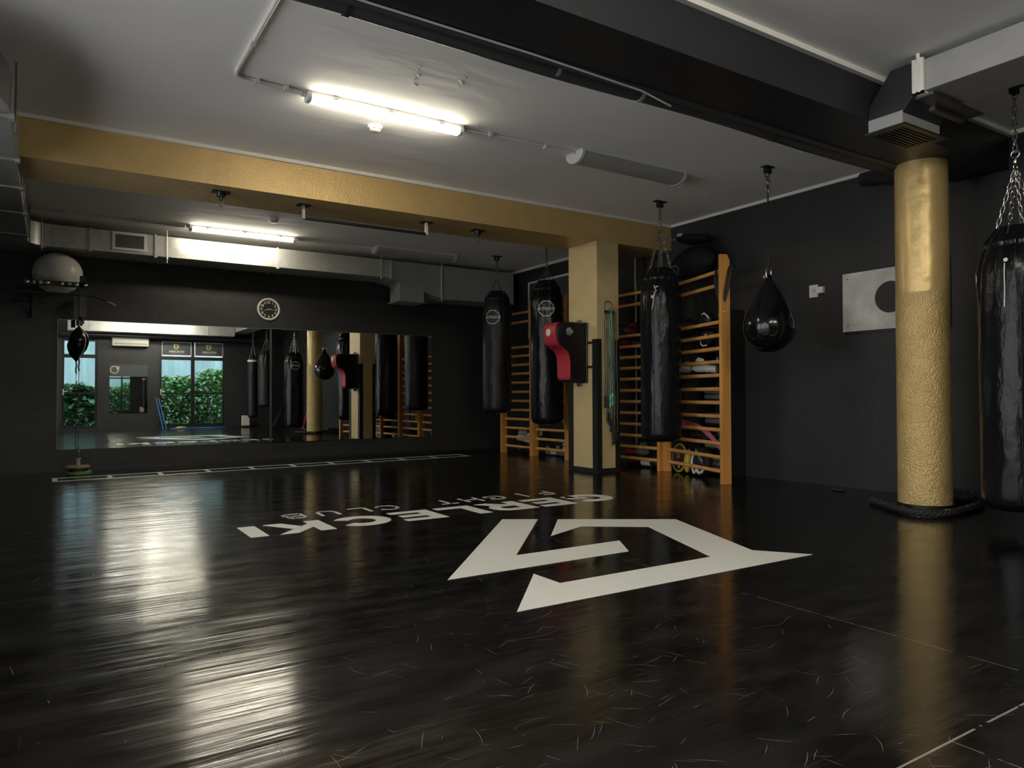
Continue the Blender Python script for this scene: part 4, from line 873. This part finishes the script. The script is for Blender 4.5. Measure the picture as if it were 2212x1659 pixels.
t=thing('dumbbell',(6.2,1.9,.035),'small red and black dumbbell on the floor near the column, seen in the mirror','dumbbell',rz=1.2); MB().tube([(-.10,0,0),(.10,0,0)],.012,8).build('grip','red',t)
for s_ in (-1,1): MB().lathe([(.035,-.03),(.035,.03)],12,(s_*.11,0,0),'x').build('head','rubber',t)
# ---------------------------------------------------------------- garden outside the glazed doors
tag(MB().box((-9,-14,-.3),(12,YR-.2,-.12)).build('garden_ground','ground'),'soil and grass ground outside the glazed doors','ground',kind='stuff')
tag(MB().box((-9,-9.0,-.12),(12,-8.7,3.0)).build('garden_wall','concrete'),'blue grey concrete garden wall beyond the plants outside','wall')
t=thing('garden_fence',(0,-8.85,3.0),'dark upright railings on top of the garden wall','fence')
b=MB()
for i in range(60): b.box((-9+i*.35,-.015,0),(-8.97+i*.35,.015,1.1))
b.box((-9,-.02,.1),(12,.02,.14)); b.box((-9,-.02,1.0),(12,.02,1.04)); b.build('railings','black_metal',t)
tag(MB().box((-9,-13.2,-.12),(12,-13,4.6)).build('neighbour_wall','concrete'),'pale wall of a neighbouring building seen above the garden wall','wall')
def bush(loc,R,H,n,leaf,mt,label,seed,sq=1.0):
    rnd=random.Random(seed); t=thing('garden_bush',loc,label,'bush','bushes outside the glazed doors'); b=MB()
    for i in range(n):
        a=rnd.uniform(0,2*PI); u=rnd.random()**.6; z=H*rnd.random()**.8; rr=R*u*(1-.45*(z/H)**2); c=Vector((rr*cos(a),rr*sin(a)*sq,z))
        d=Vector((rnd.uniform(-1,1),rnd.uniform(-1,1),rnd.uniform(-.6,.5))).normalized(); s_=d.cross(Vector((rnd.uniform(-.5,.5),rnd.uniform(-.5,.5),1))).normalized(); L=leaf*rnd.uniform(.6,1.3); w=L*.32
        q=[c,c+d*L*.45+s_*w,c+d*L-Vector((0,0,L*.18)),c+d*L*.45-s_*w]; b.add([(v.x,v.y,max(v.z,.004)) for v in q],[(0,1,2,3)])
    b.build('foliage',mt,t); s_=MB()
    for k in range(6): a=k*1.05; s_.tube([(0.05*cos(a),.05*sin(a),0),(R*.3*cos(a),R*.3*sin(a)*sq,H*.5),(R*.45*cos(a),R*.45*sin(a)*sq,H*.85)],.012,5)
    s_.build('stem','bark',t); return t
bs=[((.6,-3.9,-.12),.9,1.35,11500,.26,'leaf2','low broad-leaved bush outside the single glazed door'),((-.9,-4.2,-.12),.9,1.5,1500,.26,'leaf2','broad-leaved bush outside the leftmost glazed door'),
 ((2.3,-4.3,-.12),1.0,1.55,2600,.16,'leaf1','fine-leaved bush outside, between the two groups of glazed doors'),((3.5,-4.0,-.12),1.0,1.7,3600,.15,'leaf1','dense fine-leaved bush filling the left leaf of the sign board doors'),
 ((4.8,-4.3,-.12),1.1,1.95,4200,.15,'leaf1','tallest dense bush with an orange flower outside the sign board doors'),((6.2,-4.6,-.12),1.1,1.8,1200,.18,'leaf1','dense bush outside at the far side of the sign board doors')]
for k,a in enumerate(bs): T=bush(*a,seed=k+20)
t=thing('orange_flower',(4.75,-3.25,1.45),'small orange flower head among the tall bush outside','flower')
MB().tube([(0,0,-1.57),(0,0,0)],.006,5).build('stalk','leaf1',t); b=MB()
for k in range(8): a=k*PI/4; b.add([(0,0,0),(.03*cos(a-.3),.03*sin(a-.3),.03),(.075*cos(a),.075*sin(a),.02),(.03*cos(a+.3),.03*sin(a+.3),.03)],[(0,1,2,3)])
b.build('petals','flower',t)

# ---------------------------------------------------------------- scratches on the floor vinyl
rnd=random.Random(77); b=MB()
for i in range(950):
    u=rnd.random(); Y=.85+5.2*u**1.5; X=rnd.gauss(1.0+.12*Y,.62+.10*Y); L=rnd.uniform(.015,.11)*(1.6 if rnd.random()<.12 else 1); a=rnd.choice([rnd.gauss(.25,.35),rnd.gauss(-.9,.5),rnd.uniform(0,3.14)]); k=rnd.gauss(0,1.1); w=rnd.uniform(.00025,.0007)
    n=7; left=[];right=[]
    for j in range(n):
        t_=j/(n-1)-.5; aa=a+k*t_*L*3; x=X+L*t_*cos(a)-k*L*L*t_*t_*sin(a)*2; y=Y+L*t_*sin(a)+k*L*L*t_*t_*cos(a)*2; ww=w*(1-abs(2*t_))**.5+.0001
        left.append((x-sin(aa)*ww,y+cos(aa)*ww,.0006)); right.append((x+sin(aa)*ww,y-cos(aa)*ww,.0006))
    b.add(left+right,[(j,j+n,j+n+1,j+1) for j in range(n-1)])
tag(b.build('floor_scratches',mat('scratch_grey',(.14,.135,.125),.5)),'fine pale scratches scattered over the black floor','scratches',kind='stuff')
